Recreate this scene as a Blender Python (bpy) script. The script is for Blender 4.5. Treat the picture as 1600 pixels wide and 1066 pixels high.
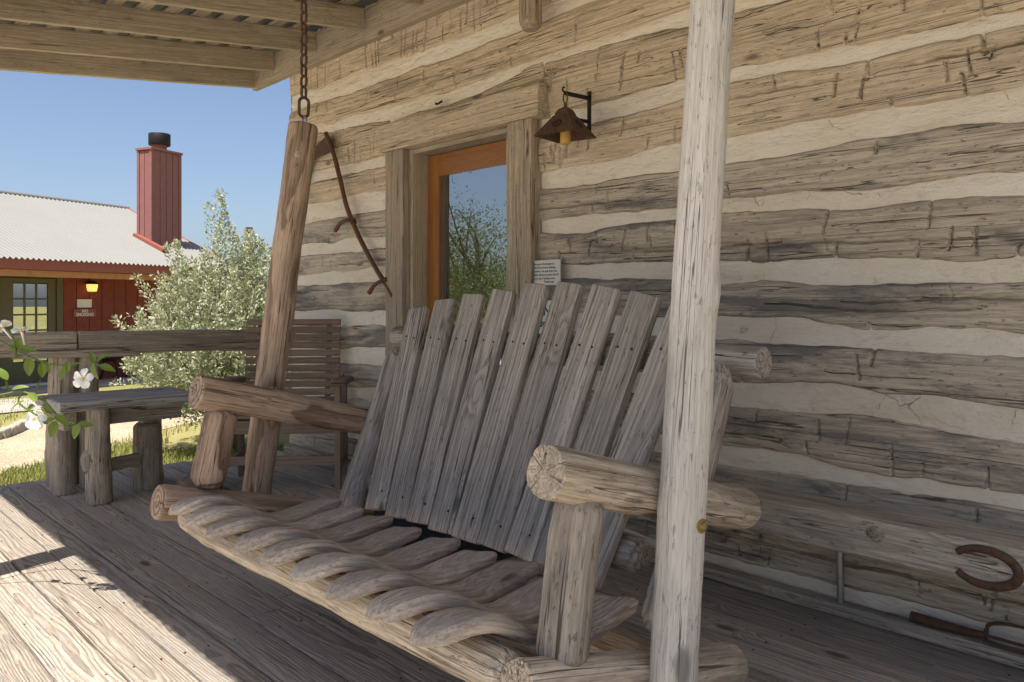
import bpy, math, random
import numpy as np
from mathutils import Vector, Matrix

R = math.radians
for o in list(bpy.data.objects):
    bpy.data.objects.remove(o)
SC = bpy.context.scene
COL = SC.collection

# ------------------------------------------------------------------ camera
EYE = 1.12                      # camera stands at (0, 0, EYE); the cabin wall is the plane y = WALL
WALL = 2.906
F = 1285.0                      # focal length in pixels of the 1600 px wide photograph
FW = np.array([-0.7366, 0.6762])
RT = np.array([0.6762, 0.7366])
cam = bpy.data.cameras.new('camera')
camo = bpy.data.objects.new('camera', cam)
COL.objects.link(camo)
camo.location = (0, 0, EYE)
camo.rotation_euler = (R(90), 0, math.asin(0.7366))
cam.sensor_width = 36
cam.lens = F / 1600 * 36
cam.shift_y = -58 / 1600
cam.clip_start = 0.05
cam.clip_end = 2000
SC.camera = camo

# ------------------------------------------------------------------ light
SUN_EL = 68.0
SUN_DIR = Vector((0.314 * math.cos(R(SUN_EL)), -0.949 * math.cos(R(SUN_EL)), math.sin(R(SUN_EL))))
world = bpy.data.worlds.new('World')
SC.world = world
world.use_nodes = True
wn = world.node_tree
wn.nodes.clear()
sky = wn.nodes.new('ShaderNodeTexSky')
sky.sky_type = 'NISHITA'
sky.sun_disc = False
sky.sun_elevation = R(SUN_EL)
sky.sun_rotation = math.atan2(SUN_DIR.x, SUN_DIR.y)
sky.air_density = 0.75
sky.dust_density = 2.2
sky.ozone_density = 1.2
bg = wn.nodes.new('ShaderNodeBackground')
bg.inputs['Strength'].default_value = 0.052
wo = wn.nodes.new('ShaderNodeOutputWorld')
wn.links.new(sky.outputs[0], bg.inputs[0])
wn.links.new(bg.outputs[0], wo.inputs[0])
sl = bpy.data.lights.new('sun', 'SUN')
sl.energy = 2.7
sl.angle = R(0.53)
sl.color = (1.0, 0.93, 0.83)
so = bpy.data.objects.new('sun', sl)
COL.objects.link(so)
so.rotation_euler = (-SUN_DIR).to_track_quat('-Z', 'Y').to_euler()
so.location = (0, -10, 20)
SC.view_settings.view_transform = 'Standard'
SC.view_settings.look = 'None'
SC.view_settings.exposure = 1.78
SC.view_settings.gamma = 1.0
SC.render.engine = 'CYCLES'
SC.cycles.max_bounces = 9
SC.cycles.diffuse_bounces = 7
SC.cycles.use_denoising = True

# ------------------------------------------------------------------ small maths
def at(px, py, depth):
    """a point of the place seen at photo pixel px, py, the given metres in front of the camera"""
    lat = (px - 800) / F * depth
    p = FW * depth + RT * lat
    return np.array([p[0], p[1], EYE + (475 - py) / F * depth])

def onwall(px, py, y=WALL):
    k = (px - 800) / F
    # .6762 X + .7366 y = k (-.7366 X + .6762 y)
    X = (k * 0.6762 * y - 0.7366 * y) / (0.6762 + 0.7366 * k)
    dep = -0.7366 * X + 0.6762 * y
    return X, EYE + (475 - py) / F * dep

def hsh(i, s):
    v = np.sin(i * 127.1 + s * 311.7) * 43758.5453
    return v - np.floor(v)

def n1(x, s):
    x = np.asarray(x, float)
    i = np.floor(x); f = x - i; f = f * f * (3 - 2 * f)
    return hsh(i, s) * (1 - f) + hsh(i + 1, s) * f - 0.5

def n2(x, y, s):
    x, y = np.broadcast_arrays(np.asarray(x, float), np.asarray(y, float))
    i = np.floor(x); j = np.floor(y); f = x - i; g = y - j
    f = f * f * (3 - 2 * f); g = g * g * (3 - 2 * g)
    def h(a, b):
        v = np.sin(a * 127.1 + b * 269.5 + s * 311.7) * 43758.5453
        return v - np.floor(v)
    return (h(i, j) * (1 - f) + h(i + 1, j) * f) * (1 - g) + (h(i, j + 1) * (1 - f) + h(i + 1, j + 1) * f) * g - 0.5

def f2(x, y, s, o=3):
    t = 0; a = 1.0
    for k in range(o):
        t = t + a * n2(x * 2 ** k, y * 2 ** k, s + k * 7); a *= 0.5
    return t

# ------------------------------------------------------------------ object helpers
def tag(o, label=None, cat=None, group=None, kind=None):
    if label: o['label'] = label
    if cat: o['category'] = cat
    if group: o['group'] = group
    if kind: o['kind'] = kind
    return o

def empty(name, loc, label=None, cat=None, group=None, kind=None):
    o = bpy.data.objects.new(name, None)
    o.location = loc
    o.empty_display_size = 0.1
    COL.objects.link(o)
    return tag(o, label, cat, group, kind)

bpy.context.view_layer.update()

def put(name, me, mat=None, parent=None):
    o = bpy.data.objects.new(name, me)
    if mat:
        for m in (mat if isinstance(mat, (list, tuple)) else [mat]):
            me.materials.append(m)
    COL.objects.link(o)
    if parent:
        o.parent = parent
        # vertices are in world coordinates: cancel the parents' offset
        off = Vector((0, 0, 0)); p = parent
        while p:
            off += p.location; p = p.parent
        o.location = -off
    return o

def mk(name, V, Fc, mat=None, parent=None, wc=None, sharp=38, mi=None):
    me = bpy.data.meshes.new(name)
    V = np.asarray(V, float)
    if isinstance(Fc, np.ndarray) and Fc.shape[1] == 4:
        nf = len(Fc)
        me.vertices.add(len(V)); me.vertices.foreach_set('co', V.ravel())
        me.loops.add(nf * 4); me.loops.foreach_set('vertex_index', Fc.astype(np.int32).ravel())
        me.polygons.add(nf)
        me.polygons.foreach_set('loop_start', np.arange(0, nf * 4, 4, dtype=np.int32))
        me.update(calc_edges=True)
    else:
        me.from_pydata([tuple(v) for v in V], [], [tuple(int(i) for i in f) for f in Fc])
    if wc is not None:
        a = me.attributes.new('wc', 'FLOAT_VECTOR', 'POINT')
        a.data.foreach_set('vector', np.asarray(wc, np.float32).ravel())
    if mi is not None:
        me.polygons.foreach_set('material_index', np.asarray(mi, np.int32))
    if sharp:
        me.polygons.foreach_set('use_smooth', np.ones(len(me.polygons), bool))
        me.set_sharp_from_angle(angle=R(sharp))
    me.validate()
    return put(name, me, mat, parent)

def loft(rings, close_u=False, cap=True):
    """rings: (m, n, 3); closed round n"""
    rings = np.asarray(rings, float)
    m, n, _ = rings.shape
    V = rings.reshape(-1, 3)
    Fc = []
    for i in range(m if close_u else m - 1):
        a = i * n; b = ((i + 1) % m) * n
        for j in range(n):
            k = (j + 1) % n
            Fc.append((a + j, a + k, b + k, b + j))
    if cap and not close_u:
        Fc.append(tuple(range(n - 1, -1, -1)))
        Fc.append(tuple((m - 1) * n + j for j in range(n)))
    return V, Fc

def frame(d, up=(0, 0, 1)):
    d = np.asarray(d, float); d = d / np.linalg.norm(d)
    u = np.asarray(up, float)
    if abs(np.dot(d, u)) > 0.95: u = np.array([0., 1., 0.])
    s = np.cross(d, u); s /= np.linalg.norm(s)
    t = np.cross(s, d)
    return d, s, t

RNG = random.Random(7)

def log(name, p0, p1, r0, r1, mat, parent, seed, bend=0.01, wob=0.05, ends=((0.012, 0.85), (0.012, 0.85)), squash=1.0, knots=3, seg=0.02, nr=30, checks=(0, 0)):
    """a peeled log from p0 to p1; ends = (length, factor) of the chamfer at each end"""
    p0 = np.asarray(p0, float); p1 = np.asarray(p1, float)
    L = np.linalg.norm(p1 - p0)
    d, s, t = frame(p1 - p0)
    (e0, k0), (e1, k1) = ends
    us = np.linspace(0, L, max(10, int(L / seg)))
    us = np.unique(np.concatenate([us, [e0 * .33, e0 * .66, e0, L - e1, L - e1 * .66, L - e1 * .33]]))
    th = np.linspace(0, 2 * np.pi, nr, endpoint=False)
    rr = random.Random(seed)
    kn = [(rr.uniform(.12, .88) * L, rr.uniform(0, 6.28), rr.uniform(.5, 1)) for _ in range(knots)]
    off = rr.uniform(0, 60); ox, oy = rr.uniform(-.01, .01), rr.uniform(-.01, .01)
    rings = []; wc = []
    c, sn = np.cos(th), np.sin(th)
    for u in us:
        k = u / L
        r = (r0 + (r1 - r0) * k) * np.ones(nr)
        r = r * (1 + wob * 2 * n2(u * 4, c * 1.3 + sn * 0.9 + 3, seed) + wob * n2(u * 14, c * 2.5 - sn * 2 + 5, seed + 3) + wob * .5 * n2(u * 40, th * 5, seed + 9))
        for (ku, ka, kh) in kn:
            da = np.angle(np.exp(1j * (th - ka))) * r0
            r = r + kh * 0.007 * np.exp(-((u - ku) ** 2 / 0.0012 + da ** 2 / 0.0006))
        if e0 > 0 and u < e0: r = r * (k0 + (1 - k0) * math.sin(u / e0 * math.pi / 2))
        if e1 > 0 and u > L - e1: r = r * (k1 + (1 - k1) * math.sin((L - u) / e1 * math.pi / 2))
        cx = bend * math.sin(k * math.pi) + .3 * bend * float(n1(u * 3, seed + 1)); cy = bend * .8 * float(n1(u * 2.3, seed + 2))
        ctr = p0 + d * u + s * cx + t * cy
        rings.append(ctr + np.outer(r * c, s) + np.outer(r * sn * squash, t))
        wc.append(np.stack([np.full(nr, u + off), r * c + ox, r * sn + oy], 1))
    V, Fc = loft(rings, cap=False)
    W = np.concatenate(wc)
    n = nr; m = len(us)
    if any(checks):
        # saw-cut end faces split by radial checks: concentric rings of points, pushed in along the splits
        base = np.array(rings); W0 = np.array(wc)
        V = V.copy(); parts = [V]; wparts = [W]; tot = len(V)
        for side, k0_, sgn in ((0, 0, -1), (1, m - 1, 1)):
            cr = {}
            for _ in range(checks[side]):
                cr[rr.randrange(n)] = (rr.uniform(.0, .65), rr.uniform(.003, .008))
            rim = base[k0_]; cen = rim.mean(0); prev = list(range(k0_ * n, k0_ * n + n))
            for j_, (f_, dp_) in cr.items():      # the split also runs a little way along the flank
                for s_ in range(0, 9):
                    kk = s_ if side == 0 else m - 1 - s_
                    V[kk * n + j_] -= (V[kk * n + j_] - (p0 + d * us[kk])) * .05 * (1 - s_ / 9)
            parts[0] = V
            for fr in (.86, .7, .54, .38, .22, .08):
                ring_ = cen + (rim - cen) * fr + sgn * d * .0015 * (1 - fr)
                for j_, (f_, dp_) in cr.items():
                    if fr > f_: ring_[j_] = ring_[j_] - sgn * d * dp_ * min(1, (fr - f_) * 3)
                cur = list(range(tot, tot + n)); parts.append(ring_); tot += n
                wr = W0[k0_].copy(); wr[:, 1:] = wr[:, 1:].mean(0) + (wr[:, 1:] - wr[:, 1:].mean(0)) * fr; wparts.append(wr)
                for j in range(n):
                    k = (j + 1) % n
                    Fc.append((prev[k], prev[j], cur[j], cur[k]) if side == 0 else (prev[j], prev[k], cur[k], cur[j]))
                prev = cur
            Fc.append(tuple(prev[::-1]) if side == 0 else tuple(prev))
        return mk(name, np.vstack(parts), Fc, mat, parent, np.vstack(wparts), sharp=40)
    # end caps with a middle point, slightly domed
    V = np.vstack([V, rings[0].mean(0) - d * 0.002, rings[-1].mean(0) + d * 0.002])
    W = np.vstack([W, [off, ox, oy], [off + L, ox, oy]])
    ca, cb = m * n, m * n + 1
    for j in range(n):
        k = (j + 1) % n
        Fc.append((ca, k, j)); Fc.append((cb, (m - 1) * n + j, (m - 1) * n + k))
    return mk(name, V, Fc, mat, parent, W, sharp=48)

def rrect(w, h, b):
    """rounded rectangle section, 12 points, counter-clockwise"""
    x, y = w / 2, h / 2; q = b * 0.3
    return np.array([(x, -y + b), (x, y - b), (x - q, y - q), (x - b, y), (-x + b, y), (-x + q, y - q), (-x, y - b), (-x, -y + b), (-x + q, -y + q), (-x + b, -y), (x - b, -y), (x - q, -y + q)])

def board(name, p0, p1, w, h, mat, parent, seed, wdir=(0, 0, 1), bev=0.004, rough=0.0015, seg=0.06, w1=None, h1=None, cut0=0.0, cut1=0.0, bow=0.0, pith=None, wfun=None):
    """a sawn board from p0 to p1 (centre line); w along wdir, h across; cut = skew of the end in metres over half the width"""
    p0 = np.asarray(p0, float); p1 = np.asarray(p1, float)
    L = np.linalg.norm(p1 - p0)
    d = (p1 - p0) / L
    wd = np.asarray(wdir, float); wd = wd - d * np.dot(wd, d); wd /= np.linalg.norm(wd)
    hd = np.cross(d, wd)
    rr = random.Random(seed)
    if pith is None: pith = (rr.uniform(-.3, .3) * w, rr.choice([-1, 1]) * (h * .5 + rr.uniform(.0, .06)))
    off = rr.uniform(0, 80)
    n = max(2, int(L / seg))
    us = np.linspace(0, L, n + 1)
    us = np.unique(np.concatenate([us, [bev * .6, L - bev * .6]]))
    rings, wc = [], []
    for u in us:
        k = u / L
        ww = w + ((w1 if w1 else w) - w) * k
        if wfun: ww = ww * wfun(k)
        hh = h + ((h1 if h1 else h) - h) * k
        e = min(u, L - u)
        sh = 0 if e > 1e-6 else bev * .6
        s = rrect(ww - 2 * sh, hh - 2 * sh, bev)
        s = s + rough * 2 * np.stack([n2(u * 6 + off, s[:, 0] * 20 + s[:, 1] * 35, seed), n2(u * 6 + off, s[:, 0] * 20 + s[:, 1] * 35 + 9, seed + 5)], 1)
        sk = cut0 * (1 - k) ** 8 + cut1 * k ** 8 if (cut0 or cut1) else 0
        du = (s[:, 0] / (w / 2)) * sk
        ctr = p0 + d * u + hd * (bow * math.sin(k * math.pi))
        rings.append(ctr + np.outer(s[:, 0], wd) + np.outer(s[:, 1], hd) + np.outer(du, d))
        wc.append(np.stack([np.full(12, u + off), s[:, 0] + pith[0], s[:, 1] + pith[1]], 1))
    V, Fc = loft(rings)
    return mk(name, V, Fc, mat, parent, np.concatenate(wc), sharp=18)

def box(name, lo, hi, mat, parent, bev=0.003, seed=1, axis=None):
    lo = np.asarray(lo, float); hi = np.asarray(hi, float)
    sz = hi - lo; c = (lo + hi) / 2
    a = int(np.argmax(sz)) if axis is None else axis
    e = np.zeros(3); e[a] = sz[a] / 2
    wd = np.zeros(3); b = (a + 1) % 3; wd[b] = 1
    return board(name, c - e, c + e, sz[b], sz[(a + 2) % 3], mat, parent, seed, wd, bev, 0.0, seg=0.5)

def tube(name, pts, r, mat, parent, nr=10, seed=0, closed=False, flat=1.0, taper=None, wc=True, up=(0, 0, 1)):
    pts = [np.asarray(p, float) for p in pts]
    m = len(pts); th = np.linspace(0, 2 * np.pi, nr, endpoint=False)
    rings, W = [], []; acc = 0; side = None
    for i, p in enumerate(pts):
        a = pts[(i - 1) % m] if (closed or i > 0) else p
        b = pts[(i + 1) % m] if (closed or i < m - 1) else p
        d, s, t = frame(b - a, up)
        if side is not None and np.dot(s, side) < 0: s, t = -s, -t
        side = s
        rad = r * (taper[i] if taper is not None else 1)
        if i: acc += np.linalg.norm(p - pts[i - 1])
        rings.append(p + np.outer(rad * np.cos(th), s) + np.outer(rad * flat * np.sin(th), t))
        W.append(np.stack([np.full(nr, acc + seed), rad * np.cos(th), rad * np.sin(th)], 1))
    V, Fc = loft(rings, close_u=closed)
    return mk(name, V, Fc, mat, parent, np.concatenate(W), sharp=50)

def spline(P, n=12):
    P = [np.asarray(p, float) for p in P]
    Q = [2 * P[0] - P[1]] + P + [2 * P[-1] - P[-2]]
    out = []
    for i in range(1, len(Q) - 2):
        for k in range(n):
            t = k / n
            a, b, c, d = Q[i - 1], Q[i], Q[i + 1], Q[i + 2]
            out.append(.5 * (2 * b + (c - a) * t + (2 * a - 5 * b + 4 * c - d) * t * t + (3 * b - 3 * c + d - a) * t ** 3))
    out.append(P[-1])
    return out

# ------------------------------------------------------------------ materials
class NT:
    def __init__(s, name):
        s.m = bpy.data.materials.new(name); s.m.use_nodes = True
        s.t = s.m.node_tree; s.t.nodes.clear()
        s.out = s.t.nodes.new('ShaderNodeOutputMaterial')
        s.b = s.t.nodes.new('ShaderNodeBsdfPrincipled')
        s.t.links.new(s.b.outputs[0], s.out.inputs[0])
    def n(s, k, **kw):
        x = s.t.nodes.new(k)
        for a, v in kw.items(): setattr(x, a, v)
        return x
    def set(s, inp, v):
        if hasattr(v, 'links') or isinstance(v, bpy.types.NodeSocket): s.t.links.new(v, inp)
        elif v is not None: inp.default_value = v
    def math(s, op, a, b=None, c=None, clamp=False):
        x = s.n('ShaderNodeMath', operation=op, use_clamp=clamp)
        s.set(x.inputs[0], a)
        if b is not None: s.set(x.inputs[1], b)
        if c is not None: s.set(x.inputs[2], c)
        return x.outputs[0]
    def vm(s, op, a, b=None):
        x = s.n('ShaderNodeVectorMath', operation=op)
        s.set(x.inputs[0], a)
        if b is not None: s.set(x.inputs[1], b)
        return x.outputs['Value'] if op in ('LENGTH', 'DOT_PRODUCT') else x.outputs[0]
    def noise(s, vec, scale=1, detail=2, rough=.5, dist=0):
        x = s.n('ShaderNodeTexNoise')
        s.set(x.inputs['Vector'], vec)
        x.inputs['Scale'].default_value = scale; x.inputs['Detail'].default_value = detail
        x.inputs['Roughness'].default_value = rough; x.inputs['Distortion'].default_value = dist
        return x.outputs['Fac'], x.outputs['Color']
    def rng(s, v, a, b, c=0, d=1, smooth=True):
        x = s.n('ShaderNodeMapRange', interpolation_type='SMOOTHSTEP' if smooth else 'LINEAR')
        s.set(x.inputs[0], v)
        for i, q in enumerate((a, b, c, d)): s.set(x.inputs[i + 1], q)
        return x.outputs[0]
    def mix(s, f, a, b, mode='MIX'):
        x = s.n('ShaderNodeMix', data_type='RGBA', blend_type=mode)
        s.set(x.inputs[0], f)
        s.set(x.inputs[6], a if not isinstance(a, tuple) else (*a, 1)); s.set(x.inputs[7], b if not isinstance(b, tuple) else (*b, 1))
        return x.outputs[2]
    def bump(s, h, strength=.6, dist=.004):
        x = s.n('ShaderNodeBump')
        x.inputs['Strength'].default_value = strength; x.inputs['Distance'].default_value = dist
        s.set(x.inputs['Height'], h)
        s.t.links.new(x.outputs[0], s.b.inputs['Normal'])
    def fin(s, col, rough=.8, spec=.3, metal=0):
        s.set(s.b.inputs['Base Color'], col if not isinstance(col, tuple) else (*col, 1))
        s.set(s.b.inputs['Roughness'], rough)
        s.b.inputs['Specular IOR Level'].default_value = spec
        s.b.inputs['Metallic'].default_value = metal
        return s.m

def wood(name, light, dark, grey, ring=110, ring_amt=.5, streak=.5, stain=.6, stain_lo=.42, stain_hi=.66, crack=.5, knot=.6, warp=.03, bump=.7, rough=.82, var=.22, knotcol=None, xs=1.0, spec=.25, pits=.6, radial=0):
    s = NT(name)
    A = s.n('ShaderNodeAttribute', attribute_name='wc').outputs['Vector']
    oi = s.n('ShaderNodeObjectInfo').outputs['Random']
    w = s.noise(s.vm('MULTIPLY', A, (1.0 * xs, 5, 5)), 1, 2)[1]
    w = s.vm('MULTIPLY', s.vm('SUBTRACT', w, (.5, .5, .5)), (0, warp * 2, warp * 2))
    w2 = s.noise(s.vm('MULTIPLY', A, (7 * xs, 28, 28)), 1, 2)[1]
    w2 = s.vm('MULTIPLY', s.vm('SUBTRACT', w2, (.5, .5, .5)), (0, .006, .006))
    P = s.vm('ADD', s.vm('ADD', A, w), w2)
    v = s.n('ShaderNodeTexVoronoi', feature='F1')
    s.set(v.inputs['Vector'], s.vm('MULTIPLY', A, (2.6 * xs, 6.5, 6.5))); v.inputs['Scale'].default_value = 1
    vd = v.outputs['Distance']
    keep = s.math('GREATER_THAN', s.n('ShaderNodeSeparateColor').outputs[0] if False else s.vm('DOT_PRODUCT', v.outputs['Color'], (1, 0, 0)), 1 - knot * .7)
    kb = s.math('MULTIPLY', s.math('POWER', s.rng(vd, .5, .05), 2), keep)
    km = s.math('MULTIPLY', s.rng(vd, .15, .07), keep)
    yz = s.vm('LENGTH', s.vm('MULTIPLY', P, (0, 1, 1)))
    rf = s.math('ADD', s.math('MULTIPLY', yz, ring), s.math('MULTIPLY', kb, 3.5))
    fr = s.math('FRACT', rf)
    rg = s.math('MULTIPLY', s.rng(fr, .25, .9), s.rng(fr, 1.0, .92))
    st = s.noise(s.vm('MULTIPLY', A, (2.2 * xs, 85, 85)), 1, 4, .6)[0]
    fb = s.noise(s.vm('MULTIPLY', A, (11 * xs, 260, 260)), 1, 3, .65)[0]
    sn = s.noise(s.vm('MULTIPLY', A, (1.5 * xs, 8, 8)), 1, 6, .68, .4)[0]
    cn = s.noise(s.vm('MULTIPLY', A, (.42 * xs, 26, 26)), 1, 2.5, .5)[0]
    cm = s.noise(s.vm('MULTIPLY', A, (2.0 * xs, 9, 9)), 1, 1)[0]
    ck = s.math('MULTIPLY', s.rng(s.math('ABSOLUTE', s.math('SUBTRACT', cn, .5)), .010, .002), s.rng(cm, .62 - .2 * crack, .68 - .2 * crack))
    if radial:   # drying checks: planes through the pith, so they run along the log and out to its end faces
        dirv = s.vm('NORMALIZE', s.vm('MULTIPLY', A, (0, 1, 1)))
        q = s.vm('ADD', s.vm('MULTIPLY', dirv, (0, 2.1, 2.1)), s.vm('MULTIPLY', P, (.8, 5, 5)))
        rn = s.noise(q, 1, 2, .5)[0]
        rl = s.math('MULTIPLY', s.rng(s.math('ABSOLUTE', s.math('SUBTRACT', rn, .5)), .011, .003), s.rng(cm, .40, .50))
        ck = s.math('MAXIMUM', rl, s.math('MULTIPLY', ck, .5))
    f = s.math('ADD', s.math('MULTIPLY', rg, ring_amt), s.math('MULTIPLY', s.rng(st, .35, .68), streak), clamp=True)
    c = s.mix(f, light, dark)
    c = s.mix(s.math('MULTIPLY', s.rng(sn, stain_lo, stain_hi), stain), c, grey)
    c = s.mix(s.math('MULTIPLY', s.rng(fb, .45, .72), .45), c, tuple(x * .5 for x in dark))
    pit = s.noise(s.vm('MULTIPLY', A, (26 * xs, 90, 90)), 1, 3, .7)[0]
    c = s.mix(s.math('MULTIPLY', s.rng(pit, .60, .70), .55 * pits), c, tuple(x * .35 for x in dark))
    kc = knotcol or tuple(x * .42 for x in dark)
    c = s.mix(s.math('MULTIPLY', km, .85), c, kc)
    c = s.mix(s.math('MULTIPLY', ck, .85 * min(1, crack * 1.6)), c, tuple(x * .22 for x in dark))
    hv = s.n('ShaderNodeHueSaturation')
    s.set(hv.inputs['Value'], s.rng(oi, 0, 1, 1 - var, 1 + var, False)); s.set(hv.inputs['Color'], c)
    h = s.math('ADD', s.math('MULTIPLY', st, .9), s.math('ADD', s.math('MULTIPLY', rg, -.35 * ring_amt), s.math('ADD', s.math('MULTIPLY', fb, .7), s.math('ADD', s.math('MULTIPLY', ck, -1.6 * crack), s.math('MULTIPLY', km, -.5)))))
    s.bump(s.math('SUBTRACT', h, s.math('MULTIPLY', s.rng(pit, .6, .7), .5 * pits)), min(1, bump * 1.25), .005)
    return s.fin(hv.outputs[0], rough, spec)

def plain(name, col, rough=.6, metal=0, nscale=30, namt=.25, col2=None, bump=.2, bd=.002, spec=.4):
    s = NT(name)
    co = s.n('ShaderNodeTexCoord').outputs['Object']
    a = s.noise(co, nscale, 5, .65)[0]
    c2 = col2 or tuple(x * .5 for x in col)
    c = s.mix(s.math('MULTIPLY', s.rng(a, .38, .68), namt * 2 if namt < .5 else 1.0), col, c2)
    s.bump(s.noise(co, nscale * 2.5, 4, .6)[0], bump, bd)
    return s.fin(c, rough, spec, metal)

M = {}
M['hewn'] = wood('hewn_log', (.63, .545, .435), (.35, .292, .23), (.20, .186, .17), ring=60, ring_amt=.28, streak=.6, stain=.95, stain_lo=.47, stain_hi=.64, crack=1.0, knot=.5, warp=.03, bump=1.0, var=.10, pits=1.1)
M['hewntan'] = wood('sheltered_hewn_log', (.68, .56, .415), (.42, .325, .225), (.30, .25, .20), ring=60, ring_amt=.28, streak=.55, stain=.7, stain_lo=.50, stain_hi=.68, crack=1.0, knot=.5, warp=.03, bump=1.0, var=.06, pits=1.0)
M['chink'] = None
M['deck'] = wood('deck_plank', (.52, .45, .375), (.255, .215, .175), (.34, .315, .285), ring=120, ring_amt=.75, streak=.45, stain=.45, crack=.35, knot=.4, warp=.035, bump=.8, var=.18)
M['post'] = wood('grey_pole', (.70, .66, .60), (.45, .415, .37), (.39, .365, .33), ring=90, ring_amt=.15, streak=.5, stain=.6, crack=.6, knot=.95, warp=.012, bump=.8, var=.04, pits=.8, radial=1)
M['arm'] = wood('peeled_log', (.66, .56, .435), (.28, .215, .15), (.26, .225, .185), ring=100, ring_amt=.25, streak=.65, stain=.85, stain_lo=.46, crack=.6, knot=.8, warp=.02, bump=.9, var=.06, pits=.9, radial=1)
M['brownlog'] = wood('brown_log', (.56, .41, .295), (.17, .105, .065), (.30, .235, .185), ring=52, ring_amt=.7, streak=.3, stain=.5, crack=.6, knot=.5, warp=.042, bump=.8, var=.05, radial=1)
M['slat'] = wood('seat_slat', (.54, .455, .375), (.24, .19, .15), (.34, .30, .26), ring=55, ring_amt=.4, streak=.6, stain=.7, crack=.25, knot=.45, warp=.014, bump=.7, var=.16, pits=.5)
M['back'] = wood('back_board', (.50, .445, .39), (.205, .175, .148), (.33, .308, .28), ring=80, ring_amt=.5, streak=.7, stain=.6, crack=.7, knot=.7, warp=.03, bump=1.0, var=.15, pits=1.0)
M['rafter'] = wood('rafter_wood', (.50, .42, .31), (.30, .24, .17), (.30, .26, .205), ring=90, ring_amt=.4, streak=.5, stain=.6, crack=.4, knot=.5, warp=.03, bump=.6, var=.12, pits=.8)
M['trim'] = wood('door_trim', (.50, .41, .305), (.29, .22, .155), (.25, .22, .19), ring=80, ring_amt=.4, streak=.6, stain=.5, crack=.9, knot=.35, warp=.025, bump=.9, var=.06, pits=.8)
M['old'] = wood('old_timber', (0.517, 0.440, 0.346), (0.275, 0.220, 0.167), (0.242, 0.220, 0.194), ring=80, ring_amt=.35, streak=.7, stain=.6, crack=.9, knot=.4, warp=.02, bump=1.0, var=.12, pits=.9)
M['tabletop'] = wood('table_plank', (.46, .435, .405), (.20, .188, .175), (.25, .245, .235), ring=90, ring_amt=.35, streak=.8, stain=.5, crack=1.0, knot=.3, warp=.02, bump=1.0, var=.2, pits=1.0)
M['chair'] = wood('chair_wood', (.30, .22, .16), (.16, .11, .08), (.20, .165, .14), ring=120, ring_amt=.3, streak=.5, stain=.4, crack=.2, knot=.1, warp=.02, bump=.5, var=.15)
M['bench'] = wood('bench_slab', (.66, .58, .475), (.34, .285, .225), (.33, .295, .255), ring=75, ring_amt=.5, streak=.65, stain=.6, crack=.8, knot=.6, warp=.035, bump=.9, var=.02, pits=.9)
M['doorwood'] = wood('stained_door', (.33, .135, .030), (.20, .072, .014), (.26, .10, .022), ring=80, ring_amt=.5, streak=.35, stain=.4, crack=0, knot=.25, warp=.03, bump=.15, rough=.38, var=.06, spec=.5, pits=0)
M['snath'] = wood('snath_wood', (.17, .075, .045), (.09, .036, .022), (.11, .06, .045), ring=90, ring_amt=.3, streak=.5, stain=.4, crack=.3, knot=.2, bump=.5, rough=.6, var=.05)
M['twig'] = wood('twig', (.22, .17, .12), (.12, .09, .06), (.15, .13, .11), ring=60, ring_amt=.2, crack=.2, knot=.1, bump=.5)
M['rust'] = plain('rusted_iron', (.115, .062, .036), .85, .1, 60, .45, (.05, .03, .02), .5, .001)
M['darkiron'] = plain('dark_iron', (.025, .022, .02), .6, .5, 60, .3, None, .3, .001)
M['steel'] = plain('galvanised_steel', (.45, .46, .47), .35, .9, 40, .25, (.3, .3, .31), .1, .001)
M['brass'] = plain('brass_bolt', (.36, .27, .10), .5, .6, 80, .4, (.2, .15, .07), .2, .001)
M['mat'] = plain('rubber_mat', (.012, .012, .013), .85, 0, 200, .3, (.03, .03, .03), .8, .003)
M['amber'] = plain('amber_candle', (.50, .30, .06), .35, 0, 20, .2, (.38, .21, .04), .1, .001)
M['white'] = plain('sign_white', (.66, .65, .61), .6, 0, 12, .1, (.55, .53, .48), .05, .001)
M['ink'] = plain('sign_ink', (.03, .028, .025), .7, 0, 50, .05)
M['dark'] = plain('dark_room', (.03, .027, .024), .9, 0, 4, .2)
M['blind'] = plain('blind_slat', (.42, .37, .31), .6, 0, 4, .1)
M['redwall'] = plain('red_boards', (.21, .045, .03), .75, 0, 9, .3, (.14, .03, .02), .3, .004)
M['redtrim'] = plain('red_trim', (.26, .08, .055), .65, 0, 9, .2, (.29, .08, .055), .2, .003)
M['pinkwall'] = plain('red_chimney_boards', (.25, .105, .095), .75, 0, 9, .25, (.20, .08, .075), .2, .003)
M['beam'] = plain('orange_beam', (.42, .21, .085), .7, 0, 9, .3, (.30, .14, .06), .3, .004)
M['olive'] = plain('olive_paint', (.115, .10, .05), .6, 0, 6, .2, (.09, .078, .04), .1, .002)
M['tin'] = plain('corrugated_tin', (.185, .185, .18), .6, .1, 1.5, .15, (.16, .157, .15), .1, .003)
M['concrete'] = plain('concrete', (.36, .33, .29), .9, 0, 8, .4, (.27, .25, .22), .4, .006)
M['stone'] = plain('edging_stone', (.38, .34, .28), .9, 0, 9, .4, (.25, .22, .18), .6, .01)
M['greenlog'] = plain('petal_white', (.82, .81, .76), .55, 0, 20, .1, (.78, .76, .66), .1, .001)
M['pistil'] = plain('flower_throat', (.62, .38, .05), .6, 0, 50, .2)

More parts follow.
